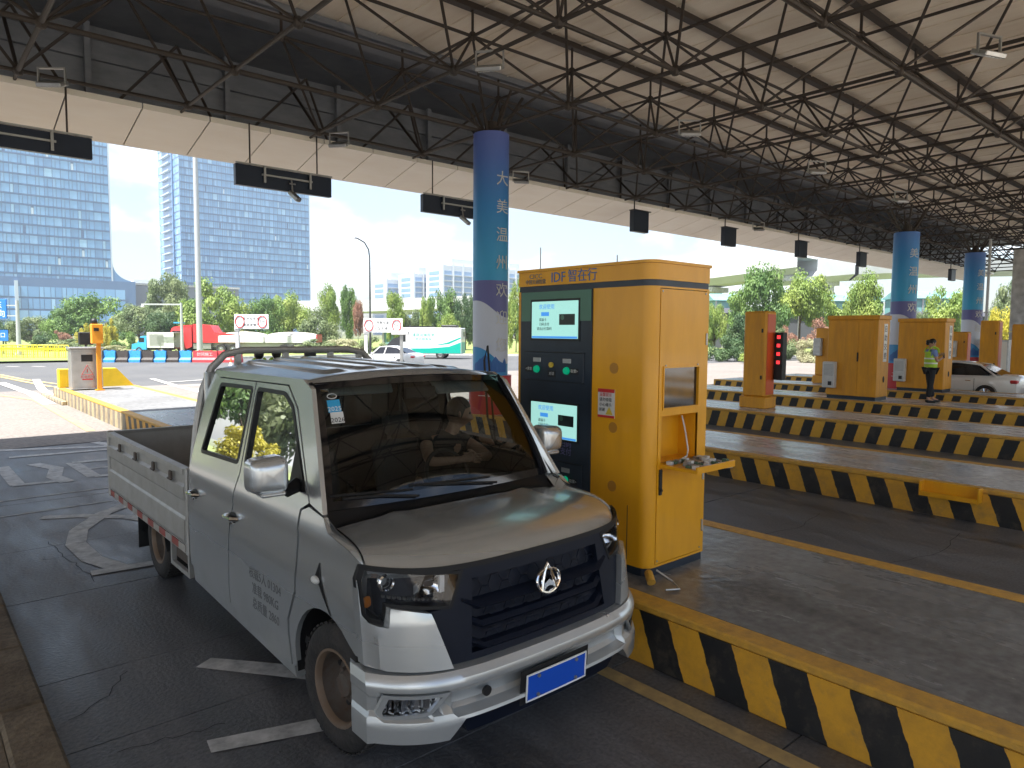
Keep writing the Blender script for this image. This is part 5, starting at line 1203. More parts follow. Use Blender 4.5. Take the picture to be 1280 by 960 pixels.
q = atX(1252, 440, 38.6); e = empty('utility_cabinet', (38.6, q.y, HI)); tag(e, 'beige utility cabinet beside the square concrete pillar', 'cabinet'); MB().box((-.4, -.35, 0), (.4, .35, 1.75), bev=.02).build('cabinet_body', 'offwhite', e); MB().box((-.41, -.3, .08), (-.4005, .3, 1.68)).build('cabinet_door', 'beige_panel', e)
q = atX(1251, 440, 38.5); e = empty('drain_pipe', (38.3, q.y+.6, HI)); tag(e, 'thin grey drain pipe standing beside the farthest printed column', 'pipe'); MB().cyl((0, 0, 0), (0, 0, 6.4), .06, n=12).build('pipe', 'pole_grey', e, True); [MB().box((-.09, -.09, z), (.09, .09, z+.05)).build('pipe_clip', 'steel', e) for z in (1.2, 3, 4.8)]

# ================================================================== CARS
def sedan(loc, rz, label, paint='car_white', L_=4.6):
    """local +y = forward"""
    e = empty('saloon_car', loc, rz); tag(e, label, 'car')
    h = L_/2
    st = [(-h, .45, .80, .55), (-h+.06, .30, .93, .74), (-h+.3, .24, 1.0, .83), (-h+.9, .22, .98, .88), (-.5, .20, .93, .90), (.5, .20, .91, .90), (h-1.2, .20, .90, .89), (h-.7, .22, .82, .86), (h-.25, .26, .70, .76), (h-.05, .32, .60, .6), (h, .40, .52, .45)]
    m = MB(); prof = lambda s_: [(0, s_[2]+.025), (.55*s_[3], s_[2]+.015), (.88*s_[3], s_[2]-.01), (.97*s_[3], s_[2]-.07), (s_[3], s_[2]-.2), (s_[3]*.99, (s_[1]+s_[2])/2-.05), (.97*s_[3], s_[1]+.06), (.9*s_[3], s_[1]), (0, s_[1])]
    ring = []
    for s_ in st:
        p_ = prof(s_); ring.append([(x, s_[0], z) for x, z in p_]+[(-x, s_[0], z) for x, z in p_[-2:0:-1]])
    n = len(ring[0]); m.add([q for r in ring for q in r], [(i*n+k, i*n+(k+1) % n, (i+1)*n+(k+1) % n, (i+1)*n+k) for i in range(len(ring)-1) for k in range(n)]+[tuple(range(n))[::-1], tuple((len(ring)-1)*n+k for k in range(n))])
    m.build('body', paint, e, True, 50)
    gs = [(-h+.55, .97, .70, .99), (-h+1.2, 1.36, .56, .98), (-.45, 1.45, .56, .93), (.25, 1.42, .55, .92), (h-1.35, .92, .72, .90)]
    cab = MB()
    P = [(y, zt, w) for y, zt, w, zb in gs]
    for s_ in (-1, 1):
        cab.add([(s_*.84, gs[0][0]+.25, .94), (s_*.84, gs[4][0]-.12, .90), (s_*.60, gs[3][0]+.05, 1.37), (s_*.60, gs[2][0], 1.40), (s_*.62, gs[1][0]+.1, 1.33)], [(0, 1, 2, 3, 4)])
    g_ = cab.build('side_windows', 'black_gloss', e)
    rf = MB(); ctl = [(gs[1][0], 1.345, .60), (gs[1][0]+.35, 1.43, .60), (-.4, 1.465, .61), (.25, 1.44, .60), (gs[3][0]+.12, 1.40, .60)]
    rf.grid(lambda u, v: (lambda t, i, f: ((2*u-1)*(ctl[i][2]*(1-f)+ctl[i+1][2]*f), ctl[i][0]*(1-f)+ctl[i+1][0]*f, (ctl[i][1]*(1-f)+ctl[i+1][1]*f)-.06*abs(2*u-1)**4))(v*4, min(3, int(v*4)), v*4-min(3, int(v*4))), 12, 16); rf.build('roof', paint, e, True)
    sc = MB(); sc.add([(-.80, gs[4][0], .90), (.80, gs[4][0], .90), (.58, .36, 1.385), (-.58, .36, 1.385)], [(0, 1, 2, 3)]); sc.build('windscreen', 'black_gloss', e)
    sc = MB(); sc.add([(-.74, gs[0][0]-.05, .985), (.74, gs[0][0]-.05, .985), (.58, gs[1][0], 1.335), (-.58, gs[1][0], 1.335)], [(3, 2, 1, 0)]); sc.build('rear_window', 'black_gloss', e)
    for s_ in (-1, 1):
        for (a, b_) in (((s_*.855, gs[4][0]-.03, .90), (s_*.605, .36, 1.385)), ((s_*.845, gs[0][0]+.1, .96), (s_*.61, gs[1][0], 1.335)), ((s_*.865, -.1, .93), (s_*.61, -.15, 1.40))): MB().cyl(a, b_, .035, n=6).build('pillar', paint, e, True)
        MB().tube([(s_*.61, gs[1][0], 1.335), (s_*.615, -.4, 1.41), (s_*.605, .36, 1.385)], .025, 6).build('roof_rail', paint, e, True); MB().cyl((s_*.87, gs[0][0]+.2, .95), (s_*.875, gs[4][0], .905), .02, n=6).build('belt_trim', paint, e, True)
    for s_ in (-1, 1):
        for y in (.15, -.85): MB().box((s_*.89, y-.1, .76), (s_*.925, y+.08, .79), bev=.008).build('door_handle', 'chrome', e)
        for y in (.85, -.12, -1.05): MB().box((s_*.894, y-.005, .32), (s_*.904, y+.005, .86)).build('door_seam', 'black', e)
        MB().ball((s_*.98, .72, .98), .1, 12, 8, sc=(1, .6, .7)).build('mirror', paint, e, True)
        MB().box((s_*.5, -h+.02, .72), (s_*.83, -h+.24, .84), bev=.03).build('tail_lamp', 'red', e); MB().box((s_*.45, h-.30, .58), (s_*.74, h-.12, .67), bev=.03).build('headlight', 'lamp_glass', e)
        for y in (-h+.95, h-.9):
            w = empty('wheel', (s_*.80, y, .32)); w.parent = e
            MB().lathe([(.2, .1), (.30, .105), (.32, .08), (.32, -.08), (.3, -.1)], (0, 0, 0), (s_, 0, 0), 26).build('tyre', 'rubber', w, True); m = MB(); m.lathe([(.21, .1), (.2, .05), (.19, .03)], (0, 0, 0), (s_, 0, 0), 24)
            for k in range(10): t = k*math.pi/5; m.cyl((s_*.08, .03*math.cos(t), .03*math.sin(t)), (s_*.09, .2*math.cos(t), .2*math.sin(t)), .017, n=5)
            m.build('rim', 'chrome', w, True); MB().lathe([(.36, .104), (.36, .0), (0, -.0)], (0, 0, 0), (s_, 0, 0), 24).build('arch_gap', 'black', w)
    MB().box((-.5, h-.04, .36), (.5, h+.004, .46), bev=.01).build('lower_grille', 'black', e)
    return e
q1 = atX(1132, 480, 29.9); sedan((30.0, q1.y-1.5, 0), R(0), 'white saloon car in the far lane behind the guard and booths', L_=4.7)
q = gz(487, 460); sedan((q.x, q.y, 0), R(90-YAW-20), 'white car on the road beyond the truck roof, in front of the green van', L_=4.4)
# ================================================================== FAR VEHICLES AND STREET FURNITURE
def wheelset(e, xs, r, w, ys):
    for x in xs:
        for s_ in (-1, 1):
            wh = empty('wheel', (x, s_*ys, r)); wh.parent = e
            MB().lathe([(r*.55, w/2), (r*.95, w/2), (r, w*.35), (r, -w*.35), (r*.95, -w/2)], (0, 0, 0), (0, s_, 0), 20).build('tyre', 'rubber', wh, True); MB().lathe([(r*.56, w/2), (r*.5, w*.2), (r*.2, w*.25), (0, w*.4)], (0, 0, 0), (0, s_, 0), 16).build('rim', 'steel', wh, True)
# red tipper lorry with loaded trailer (local -x = forward, side to camera at -y)
D1 = 74; p0 = atD(218, 446, D1); rv = math.atan2(RT.y, RT.x)
e = empty('tipper_lorry', (p0.x, p0.y, -.03), rv+R(3)); e.scale = (1, 1, .92); tag(e, 'long red lorry with covered pale trailer parked behind the barriers', 'lorry')
m = MB(); m.prism([(0, .55), (.02, 1.6), (.28, 2.75), (.5, 2.95), (2.3, 2.95), (2.3, .75), (1.9, .55)], lambda x, z: (x, -1.22, z), lambda x, z: (x, 1.22, z)); m.build('cab', 'truck_red', e)
m = MB(); m.prism([(.5, 2.96), (1.5, 3.15), (2.3, 3.2), (2.3, 2.96)], lambda x, z: (x, -1.1, z), lambda x, z: (x, 1.1, z)); m.build('roof_deflector', 'truck_red', e)
m = MB(); m.box((.35, -1.235, 1.75), (1.25, -1.222, 2.5)); m.box((-.0, -1.1, 1.7), (.05, 1.1, 2.6), MX.Rotation(R(12), 4, 'Y')); m.build('cab_windows', 'black_gloss', e)
m = MB(); m.box((0, -1.25, .45), (.25, 1.25, .95)); m.build('bumper', 'steel', e); MB().box((.45, -1.24, 1.15), (1.3, -1.226, 1.4), MX.Rotation(R(-8), 4, 'Y')).build('white_stripe', 'white', e)
MB().box((.3, -.7, 3.36), (.9, .7, 3.5)).build('roof_lamp', 'cab_blue', e)
m = MB(); m.prism([(2.45, 1.2), (2.45, 3.3), (4.2, 3.15), (4.6, 2.35), (7.5, 2.1), (7.5, 1.2)], lambda x, z: (x, -1.2, z), lambda x, z: (x, 1.2, z)); m.build('tipper_body', 'truck_red', e)
for (x0, x1) in ((5.0, 9.6), (9.75, 15.0)):
    m = MB(); m.box((x0, -1.25, 1.25), (x1, 1.25, 1.95)); m.build('trailer_box', 'offwhite', e); m = MB(); m.grid(lambda u, v: (x0+(x1-x0)*u, -1.27+2.54*v, 1.96+.5*math.sin(math.pi*v)**.5*math.sin(math.pi*min(1, max(0, u)))**.35), 20, 10); m.build('load_cover', 'tarp', e, True)
    for k in range(10): pass
m = MB(); m.box((14.99, -1.2, 1.3), (15.1, 1.2, 2.2)); m.build('trailer_tail', 'truck_red', e); m = MB(); m.box((2.4, -.5, .7), (15, .5, 1.2)); m.box((2.4, -1.1, .5), (4.2, 1.1, 1.1)); m.build('chassis', 'steel', e)
wheelset(e, (1.3, 5.2, 6.4, 11.6, 12.8, 13.9), .52, .3, 1.05)
# small box truck
p0 = atD(170, 445, 72); e = empty('box_truck', (p0.x, p0.y, -.03), rv); tag(e, 'small box truck with blue cab and pale grey open box left of the red lorry', 'truck')
m = MB(); m.prism([(0, .4), (.05, .95), (.55, 1.05), (.95, 1.75), (1.5, 1.8), (1.5, .4)], lambda x, z: (x, -.8, z), lambda x, z: (x, .8, z)); m.build('cab', 'cab_blue', e); MB().box((.75, -.81, 1.15), (1.3, -.8005, 1.6)).build('cab_window', 'black_gloss', e)
m = MB(); m.box((1.6, -.85, .6), (3.6, .85, 2.15)); m.build('cargo_box', 'offwhite', e); m = MB(); m.box((1.85, -.858, .8), (3.3, -.8505, 1.95)); m.build('side_panel', 'steel', e)
m = MB(); m.box((3.61, -.84, .6), (4.3, -.8, 2.1)); m.box((3.61, .8, .6), (4.3, .84, 2.1)); m.box((3.61, -.84, 2.1), (4.3, .84, 2.15)); m.build('open_doors', 'offwhite', e); MB().box((1.2, -.6, .35), (3.7, .6, .59)).build('chassis', 'black', e); wheelset(e, (.75, 3.0), .33, .22, .7)
# green and white van
p0 = atD(480, 451, 64); e = empty('service_van', (p0.x, p0.y, -.03), rv+R(-6)); tag(e, 'white and green box van with dark cab nose on the far road', 'van')
m = MB(); m.prism([(0, .35), (.0, .85), (.35, 1.0), (1.1, 1.75), (1.75, 1.95), (1.75, .35)], lambda x, z: (x, -.95, z), lambda x, z: (x, .95, z)); m.build('cab_nose', 'car_dark', e)
m = MB(); m.box((1.76, -1.05, .45), (7.3, 1.05, 2.75), bev=.05); m.build('box_body', 'car_white', e); m = MB()
m.add([(1.8, -1.056, .5), (7.25, -1.056, .5), (7.25, -1.056, 1.5), (6.2, -1.056, 1.1), (4.5, -1.056, .95), (1.8, -1.056, .9)], [(0, 1, 2, 3, 4, 5)]); m.add([(4.6, -1.056, 1.15), (6.2, -1.056, 1.32), (7.25, -1.056, 1.8), (7.25, -1.056, 1.95), (6.0, -1.056, 1.45)], [(0, 1, 2, 3, 4)]); m.box((7.301, -1.0, .5), (7.31, 1.0, 1.5)); m.build('green_livery', 'van_green', e)
for (s_, z, t_) in ((.34, 2.1, '道路运输服务'), (.3, 1.72, '流动服务车')): text(t_, s_, 'van_green', 'lettering', e, frame((3.9, -1.058, z), (1, 0, 0), (0, 0, 1)), .002)
m = MB(); m.box((2.2, -.7, 2.76), (4.6, .7, 2.9)); m.box((5.4, -.6, 2.76), (6.8, .6, 3.0), bev=.05); m.build('roof_equipment', 'black', e); MB().box((7.302, .1, 2.0), (7.312, .6, 2.4)).build('rear_window', 'black_gloss', e); MB().box((2.0, -1.062, 1.5), (2.3, -1.0505, 2.3)).build('side_window', 'black_gloss', e); wheelset(e, (2.0, 5.4), .4, .25, .92)

OR = ['first', 'second', 'third', 'fourth', 'fifth', 'sixth', 'seventh', 'eighth', 'ninth', 'tenth', 'last']
# barriers of blue, black and red plastic
for k in range(11):
    px = 98+k*15.8; red = k >= 9
    q = atD(px+8, 462, 51.5+.15*k); e = empty('water_barrier', (q.x, q.y, -.03), rv); c = ('barrier_red' if red else ('barrier_blue', 'barrier_black')[k % 2]); nm = ('red' if red else ('blue', 'black')[k % 2])
    tag(e, f'{nm} plastic road barrier, {OR[k]} from the left in the row before the lorry', 'road barrier', 'plastic barriers in a row'); w = .46 if not red else .9
    if red: e.location += RT*(.55+.9*(k-9))
    m = MB(); m.prism([(-.24, 0), (-.24, .18), (-.12, .35), (-.1, .85), (.1, .85), (.12, .35), (.24, .18), (.24, 0)], lambda y, z: (-w, y, z), lambda y, z: (w, y, z)); m.build('barrier_body', c, e)
    for s_ in (-.5, .5): MB().cyl((s_*w, 0, .85), (s_*w, 0, .90), .07, n=10).build('fill_cap', c, e)
    if red: text('封闭施工', .3, 'offwhite', 'lettering', e, frame((0, -.126, .58), (1, 0, 0), (0, 0, 1)), .002)
# yellow crowd barriers at far left
fp_ = None
for k in range(8):
    q = atD(-14+k*13.2, 459, 56); e = empty('crowd_barrier', (q.x, q.y, -.03), rv+R(2)); tag(e, f'yellow tubular crowd barrier, {OR[k]} from the left edge of the far road', 'barrier fence', 'yellow crowd barriers')
    w = .42; top = MB()
    for y in (-.25, .25): top.tube([(-w, y, .05), (-w, y, .95), (-w+.08, y, 1.12), (w-.08, y, 1.12), (w, y, .95), (w, y, .05)], .03, 6)
    top.build('frame_tube', 'fence_yellow', e, True)
    for i in range(4):
        x = -w+.17*(i+1); MB().cyl((x, -.25, .2), (x, -.25, 1.1), .018, n=5).build('upright', 'fence_yellow', e)
    m = MB(); m.cyl((-w, -.25, .2), (w, -.25, .2), .022, n=5); m.cyl((-w, -.25, .65), (w, .25, .65), .022, n=5); m.build('cross_bar', 'fence_yellow', e); m = MB(); m.box((-w+.02, -.26, .75), (w-.02, -.24, .92)); m.build('top_plate', 'fence_yellow', e)
# island nose: crash blocks, cabinet, orange pole, cone, lamp
e = empty('crash_block', (5.1, 27.6, HI)); tag(e, 'bright yellow angular crash block at the far nose of the near island', 'crash block')
mat('bright_yellow', (.78, .52, .02), .5, var=.15, vs=4)
m = MB(); m.prism([(.0, 0), (0, .62), (.2, .62), (.62, .62), (1.15, .0)], lambda a, z: (a+.0, .2, z), lambda a, z: (a+.0, -.3, z)); m.build('right_wing', 'bright_yellow', e); m = MB(); m.box((-1.05, -.1, 0), (-.45, .3, .62), bev=.02); m.build('left_wing', 'bright_yellow', e); m = MB(); m.box((-.44, .1, .0), (-.02, .3, .55)); m.build('middle_wall', 'bright_yellow', e); MB().box((-.62, -.12, .0), (-.54, -.05, 1.05)).build('upright_post', 'bright_yellow', e)
cq = gz(108, 487, HI); e = empty('metal_cabinet', (cq.x, cq.y, HI)); tag(e, 'stainless steel cabinet with red warning triangle on the sunny end of the near island', 'cabinet')
MB().box((-.44, -.25, .06), (.44, .3, 1.32), bev=.015).build('body', 'stainless', e); MB().box((-.48, -.29, 1.321), (.48, .34, 1.38), bev=.01).build('lid', 'stainless', e); MB().box((-.4, -.265, .12), (.36, -.2505, 1.25), bev=.004).build('door', 'stainless', e); MB().box((-.16, -.27, .92), (.16, -.2655, 1.14)).build('label_plate', 'black', e)
m = MB(); m.tube([(-.16, -.268, .5), (.16, -.268, .5), (0, -.268, .8)], .014, 5, True); m.box((-.012, -.27, .57), (.012, -.266, .68)); m.build('warning_triangle', 'red', e); MB().box((-.15, -.27, .33), (.15, -.2655, .37)).build('red_caption', 'red', e); text('有电危险', .1, 'red', 'lettering', e, frame((0, -.268, .42), (1, 0, 0), (0, 0, 1)), .001)
pq = gz(125, 488, HI); e = empty('camera_pole', (pq.x, pq.y, HI)); tag(e, 'orange square pole with a boxed device on top at the far island end', 'pole')
mat('pole_orange', (.75, .3, .02), .45); MB().box((-.06, -.06, 0), (.06, .06, 1.75)).build('pole', 'pole_orange', e); MB().box((-.20, -.14, 1.5), (.12, .1, 2.12), bev=.015).build('device_box', 'pole_orange', e); MB().box((-.12, -.12, 0), (.12, .12, .03)).build('base_plate', 'pole_orange', e); MB().box((-.14, -.16, 1.9), (.0, -.141, 2.0)).build('slot', 'black', e); MB().ball((-.1, 0, 2.2), .1, 10, 8).build('beacon', 'black', e, True)
q = gz(109, 480, HI); e = empty('lamp_head', (q.x, q.y, HI)); tag(e, 'dark round backed signal on a thin post behind the stainless cabinet', 'signal'); MB().cyl((0, 0, 0), (0, 0, 1.4), .035, n=8).build('post', 'black', e); MB().box((-.22, -.08, 1.4), (.22, .08, 1.85), bev=.03).build('signal_box', 'black', e)
def cone(q, label, h=.75):
    e = empty('traffic_cone', q); tag(e, label, 'traffic cone'); MB().lathe([(.17, .03), (.03, h), (0, h)], (0, 0, 0), (0, 0, 1), 18).build('cone_body', 'cone_orange', e, True); MB().box((-.2, -.2, 0), (.2, .2, .03)).build('cone_base', 'cone_orange', e); MB().lathe([(.125, h*.36), (.085, h*.62)], (0, 0, .004), (0, 0, 1), 18).build('white_band', 'white', e, True)
q = gz(96, 479, HI); cone(q, 'red and white traffic cone beside the stainless cabinet', 1.1)
q = gz(289, 463); cone(q, 'orange traffic cone at the right end of the barrier row')
q = gz(389, 463); 
# height limit signs
def limit_sign(px, py, D, wpx, label, t1, t2):
    q = atD(px, 470, D); g_ = 0; e = empty('height_sign', (q.x, q.y, -.03), rv); tag(e, label, 'road sign', 'white lane limit signs'); top = atD(px, py, D).z+.03; k = D/FPX
    MB().box((-.1, -.1, 0), (.1, .1, top-.1), bev=.01).build('post', 'offwhite', e); MB().box((-.14, -.13, top-1.0), (.14, .13, top-.86)).build('collar', 'offwhite', e); w = wpx*k
    b_ = MB().box((-.12, -.16, top-.9), (w, -.105, top), bev=.01).build('sign_panel', 'white', e)
    for x in (.22, w-.38):
        m = MB(); m.tube([(x+.27*math.cos(t), -.166, top-.45+.36*math.sin(t)) for t in [2*math.pi*i/20 for i in range(20)]], .035, 5, True); m.build('red_ring', 'red', b_, True)
    text(t1, .21, 'black', 'lettering', b_, frame((w*.46, -.163, top-.28), (1, 0, 0), (0, 0, 1)), .002); text(t2, .21, 'black', 'lettering', b_, frame((w*.46, -.163, top-.66), (1, 0, 0), (0, 0, 1)), .002); text('5m', .3, 'black', 'lettering', b_, frame((w-.38, -.163, top-.45), (1, 0, 0), (0, 0, 1)), .002)
limit_sign(298, 393, 44, 40, 'white lane limit sign with red rings left of the middle, before the red lorry', '客货车专用', '请减速慢行')
limit_sign(458, 398, 46, 46, 'white lane limit sign with red rings left of the green van', '限高车道', '大型车通行')
e = empty('camera_mast', atD(502, 455, 44)*1.0); e.location.z = -.03; tag(e, 'grey post with boxed camera in front of the green van', 'camera post'); e.rotation_euler.z = rv
MB().box((-.09, -.09, 0), (.09, .09, 2.2)).build('post', 'steel', e); MB().box((-.6, -.2, 2.2), (.45, .2, 2.45), bev=.03).build('camera_box', 'offwhite', e)
# street lamps and poles
def mast(px, top, D, r, label, arm=None, name='light_mast', mt='pole_grey', cat='lamp post'):
    q = atD(px, 440, D); zt = atD(px, top, D).z; e = empty(name, (q.x, q.y, -.03), rv); tag(e, label, cat); MB().cyl((0, 0, 0), (0, 0, zt), r*1.3, r*.8, n=12).build('pole', mt, e, True)
    if arm: arm(e, zt)
    MB().cyl((0, 0, 0), (0, 0, .3), r*1.9, n=12).build('base', mt, e); return e
mast(250, 60, 66, .21, 'tall pale high mast pole in front of the middle tower')
def lamp_arm(e, z):
    m = MB(); m.tube([(0, 0, z), (-.1, 0, z+.8), (-.5, 0, z+1.5), (-1.2, 0, z+1.9), (-1.5, 0, z+1.95)], .07, 8); m.build('curved_arm', 'car_dark', e, True); MB().box((-2.3, -.15, 1.9+z), (-1.4, .15, 2.0+z), bev=.03).build('lamp', 'steel', e)
mast(463, 322, 70, .09, 'slim dark street lamp with curved arm behind the right limit sign', lamp_arm, 'street_lamp', 'car_dark')
def cctv(e, z):
    m = MB(); m.box((-3.9, -.08, z-.25), (0, .08, z-.1)); m.build('arm', 'pole_grey', e); MB().ball((-3.8, 0, z-.4), .18, 10, 8).build('dome_camera', 'offwhite', e, True)
mast(228, 378, 70, .13, 'grey pole with long horizontal camera arm above the box truck', cctv, 'camera_pole', cat='camera post')
def blue_arm(e, z):
    s_ = MB().box((-5.2, -.1, z-1.6), (-.9, .05, z+.1), bev=.02).build('sign_panel', 'blue_sign', e); MB().box((-5, -.05, z-.5), (0, .05, z-.4)).build('arm', 'pole_grey', e); MB().box((-1.4, -.05, z-1.4), (0, .05, z-1.3)).build('arm', 'pole_grey', e)
    for k, t_ in enumerate(('温州 东', '瓯北方向')): text(t_, .7, 'white', 'lettering', s_, frame((-2.4, -.105, z-.45-.75*k), (1, 0, 0), (0, 0, 1)), .003)
mast(24, 375, 62, .16, 'grey sign post carrying a large blue road sign at the left edge', blue_arm, 'road_sign', cat='road sign')
q = atD(5, 448, 64); e = empty('direction_sign', (q.x, q.y, -.03), rv); tag(e, 'small blue direction sign low at the left edge', 'road sign'); z = atD(5, 412, 64).z; MB().cyl((0, 0, 0), (0, 0, z), .06).build('post', 'car_dark', e); s_ = MB().box((-.9, -.08, z-1.0), (.5, -.0, z)).build('sign_panel', 'blue_sign', e); text('出口', .5, 'white', 'lettering', s_, frame((-.2, -.084, z-.5), (1, 0, 0), (0, 0, 1)), .002)
for (px, D, h, lab) in ((906, 150, 315, 'left one of two thin lamp poles standing on the viaduct'), (939, 152, 322, 'right one of two thin lamp poles standing on the viaduct')):
    q = atD(px, 330, D); e = empty('bridge_lamp', (q.x, q.y, atD(px, 345, D).z)); tag(e, lab, 'lamp post', 'lamp poles on the viaduct'); MB().cyl((0, 0, -2), (0, 0, 11), .12, n=8).build('pole', 'pole_grey', e); MB().cyl((0, 0, 11), (-1.2, 0, 11.4), .06, n=6).build('arm', 'pole_grey', e)

# ================================================================== BUILDINGS
glz = []
for k, c in enumerate(((.13, .29, .52), (.16, .34, .58), (.20, .39, .63), (.11, .25, .46), (.28, .48, .68), (.06, .13, .27), (.5, .6, .7))): glz.append(mat(f'tower_glass_{k}', c, .18, 0, spec=.6))
mat('mullion', (.075, .15, .29), .4); mat('tower_side', (.10, .22, .42), .3); mat('tower_rib', (.45, .52, .6), .4); mat('podium_grey', (.13, .15, .19), .6)
def facade(m, o, ux, W, H_, cw, fh, seed, z0=0, rows=None):
    """glass panes proud of a mullion wall: o origin, ux direction along the face"""
    r_ = random.Random(seed); ux = V(ux).normalized(); nx = V((ux.y, -ux.x, 0)); n = int(W/cw); k = int((H_-z0)/fh)
    for j in range(k):
        rowb = r_.uniform(0, 1)
        for i in range(n):
            a = o+ux*(i*cw+.09)+V((0, 0, z0+j*fh+.45))+nx*.12; b_ = ux*(cw-.18); hgt = V((0, 0, fh-.62)); t = r_.random()
            mi = 5 if t < .018 else 6 if t < .03 else 3 if t < .10 else (0 if t < .25+.2*rowb else 1 if t < .72 else 2 if t < .93 else 4)
            sub = r_.random()
            if mi > 4: m.add([a+b_*.3, a+b_*.62, a+b_*.62+hgt*.8, a+b_*.3+hgt*.8], [(0, 1, 2, 3)], mi); m.add([a+b_*.66, a+b_, a+b_+hgt, a+b_*.66+hgt], [(0, 1, 2, 3)], 1); m.add([a, a+b_*.27, a+b_*.27+hgt, a+hgt], [(0, 1, 2, 3)], 1)
            elif sub < .35: m.add([a, a+b_, a+b_+hgt, a+hgt], [(0, 1, 2, 3)], mi)
            else:
                s_ = .36; m.add([a, a+b_*s_, a+b_*s_+hgt, a+hgt], [(0, 1, 2, 3)], mi); m.add([a+b_*(s_+.06), a+b_, a+b_+hgt, a+b_*(s_+.06)+hgt], [(0, 1, 2, 3)], max(0, mi-1) if mi < 5 else 1)
def tower(o, W, Dp, H_, label, cw=2.5, fh=3.4, seed=1):
    """front face runs along +x from o, set back in +y"""
    e = empty('office_tower', (o.x, o.y, 0)); tag(e, label, 'tower', 'blue glass towers'); MB().box((0, 0, 0), (W, Dp, H_)).build('core_wall', 'mullion', e)
    m = MB(); facade(m, V((0, 0, 0)), (1, 0, 0), W, H_, cw, fh, seed, 1.0); m.build('curtain_wall', glz, e, fix=False)['kind'] = 'stuff'
    for j in range(1, int(H_/fh)): pass
    m = MB(); [m.box((0, -.22, 1+j*fh-.05), (W, -.001, 1+j*fh+.25)) for j in range(int(H_/fh))]; m.build('floor_bands', 'mullion', e)['kind'] = 'stuff'
    m = MB(); [m.box((i*cw*1-.07, -.30, 0), (i*cw*1+.07, -.222, H_)) for i in range(0, int(W/cw)+1, 1)]; m.build('mullions', 'mullion', e)['kind'] = 'stuff'
    MB().box((W, -.4, 0), (W+.5, Dp, H_+.5)).build('edge_fin', 'tower_rib', e); MB().box((-.5, -.4, H_), (W+.5, Dp, H_+2)).build('parapet', 'tower_rib', e)
    return e
t1r = atD(141, 400, 265); W1 = 95; e1 = tower(V((t1r.x-W1, t1r.y, 0)), W1, 30, 118, 'left blue glass office tower cut by the picture edge', seed=3)
# flared podium of the left tower
m = MB(); N_ = 10
prof = [(0, 27)]+[(7.5*(1-math.cos(R(90*i/N_))), 27-6.6*math.sin(R(90*i/N_))) for i in range(1, N_+1)]
m.prism([(W1+.51, 0), (W1+.51, 27)]+[(W1+.51+a, b_) for a, b_ in prof[1:]]+[(W1+.51+7.5, 0)], lambda x, z: (x, -.3, z), lambda x, z: (x, 28, z)); m.build('flared_base', 'tower_side', e1)
m = MB(); facade(m, V((-6, -.6, 0)), (1, 0, 0), W1+13.5, 20, 3.4, 4.2, 8, .5); m.build('podium_panes', glz, e1, fix=False)['kind'] = 'stuff'; MB().box((-6, -.5, 0), (W1+8, -.401, 20.3)).build('podium_wall', 'mullion', e1)
for x in (W1-37, W1-30): MB().box((x, -1.4, 0), (x+1.0, -.6, 19)).build('entrance_pier', 'tower_rib', e1)
pq = atD(149, 400, 272); e = empty('podium_building', (pq.x, pq.y, 0)); tag(e, 'low dark grey podium block between the two glass towers', 'building'); L2 = (atD(240, 400, 290)-pq); z = atD(180, 357, 280).z
MB().box((0, 0, 0), (46, 25, z), bev=.3).build('wall', 'podium_grey', e); MB().box((-.3, -.3, z), (46.3, 25.3, z+.8)).build('parapet', 'grey_concrete', e)
m = MB(); [m.box((3+5*k, -.35, 4), (6.5+5*k, -.31, 6)) for k in range(8)]; m.build('window_row', 'tower_glass_3', e)
t2l = atD(229, 400, 330); t2r = atD(386, 400, 330)
W2_ = 62
# width so that the right edge falls at x=386
best = min(range(30, 140), key=lambda w: abs(pj((t2l.x+w, t2l.y, 50))[0]-386)); W2_ = best
e2 = tower(V((t2l.x, t2l.y, 0)), W2_, 34, 150, 'middle blue glass tower with ladder like balcony strip on its left side', cw=2.1, fh=3.3, seed=5)
m = MB(); facade(m, V((0, 34, 0)), (0, -1, 0), 34, 150, 3.4, 3.5, 9, 1.0); m.build('side_wall', glz, e2, fix=False)['kind'] = 'stuff'
MB().box((-.8, 9, 0), (-.35, 25, 150)).build('balcony_recess', 'tower_side', e2)
for j in range(1, 42): MB().box((-2.0, 10, j*3.5), (-.81, 24, j*3.5+.5)).build('balcony', 'tower_rib', e2)
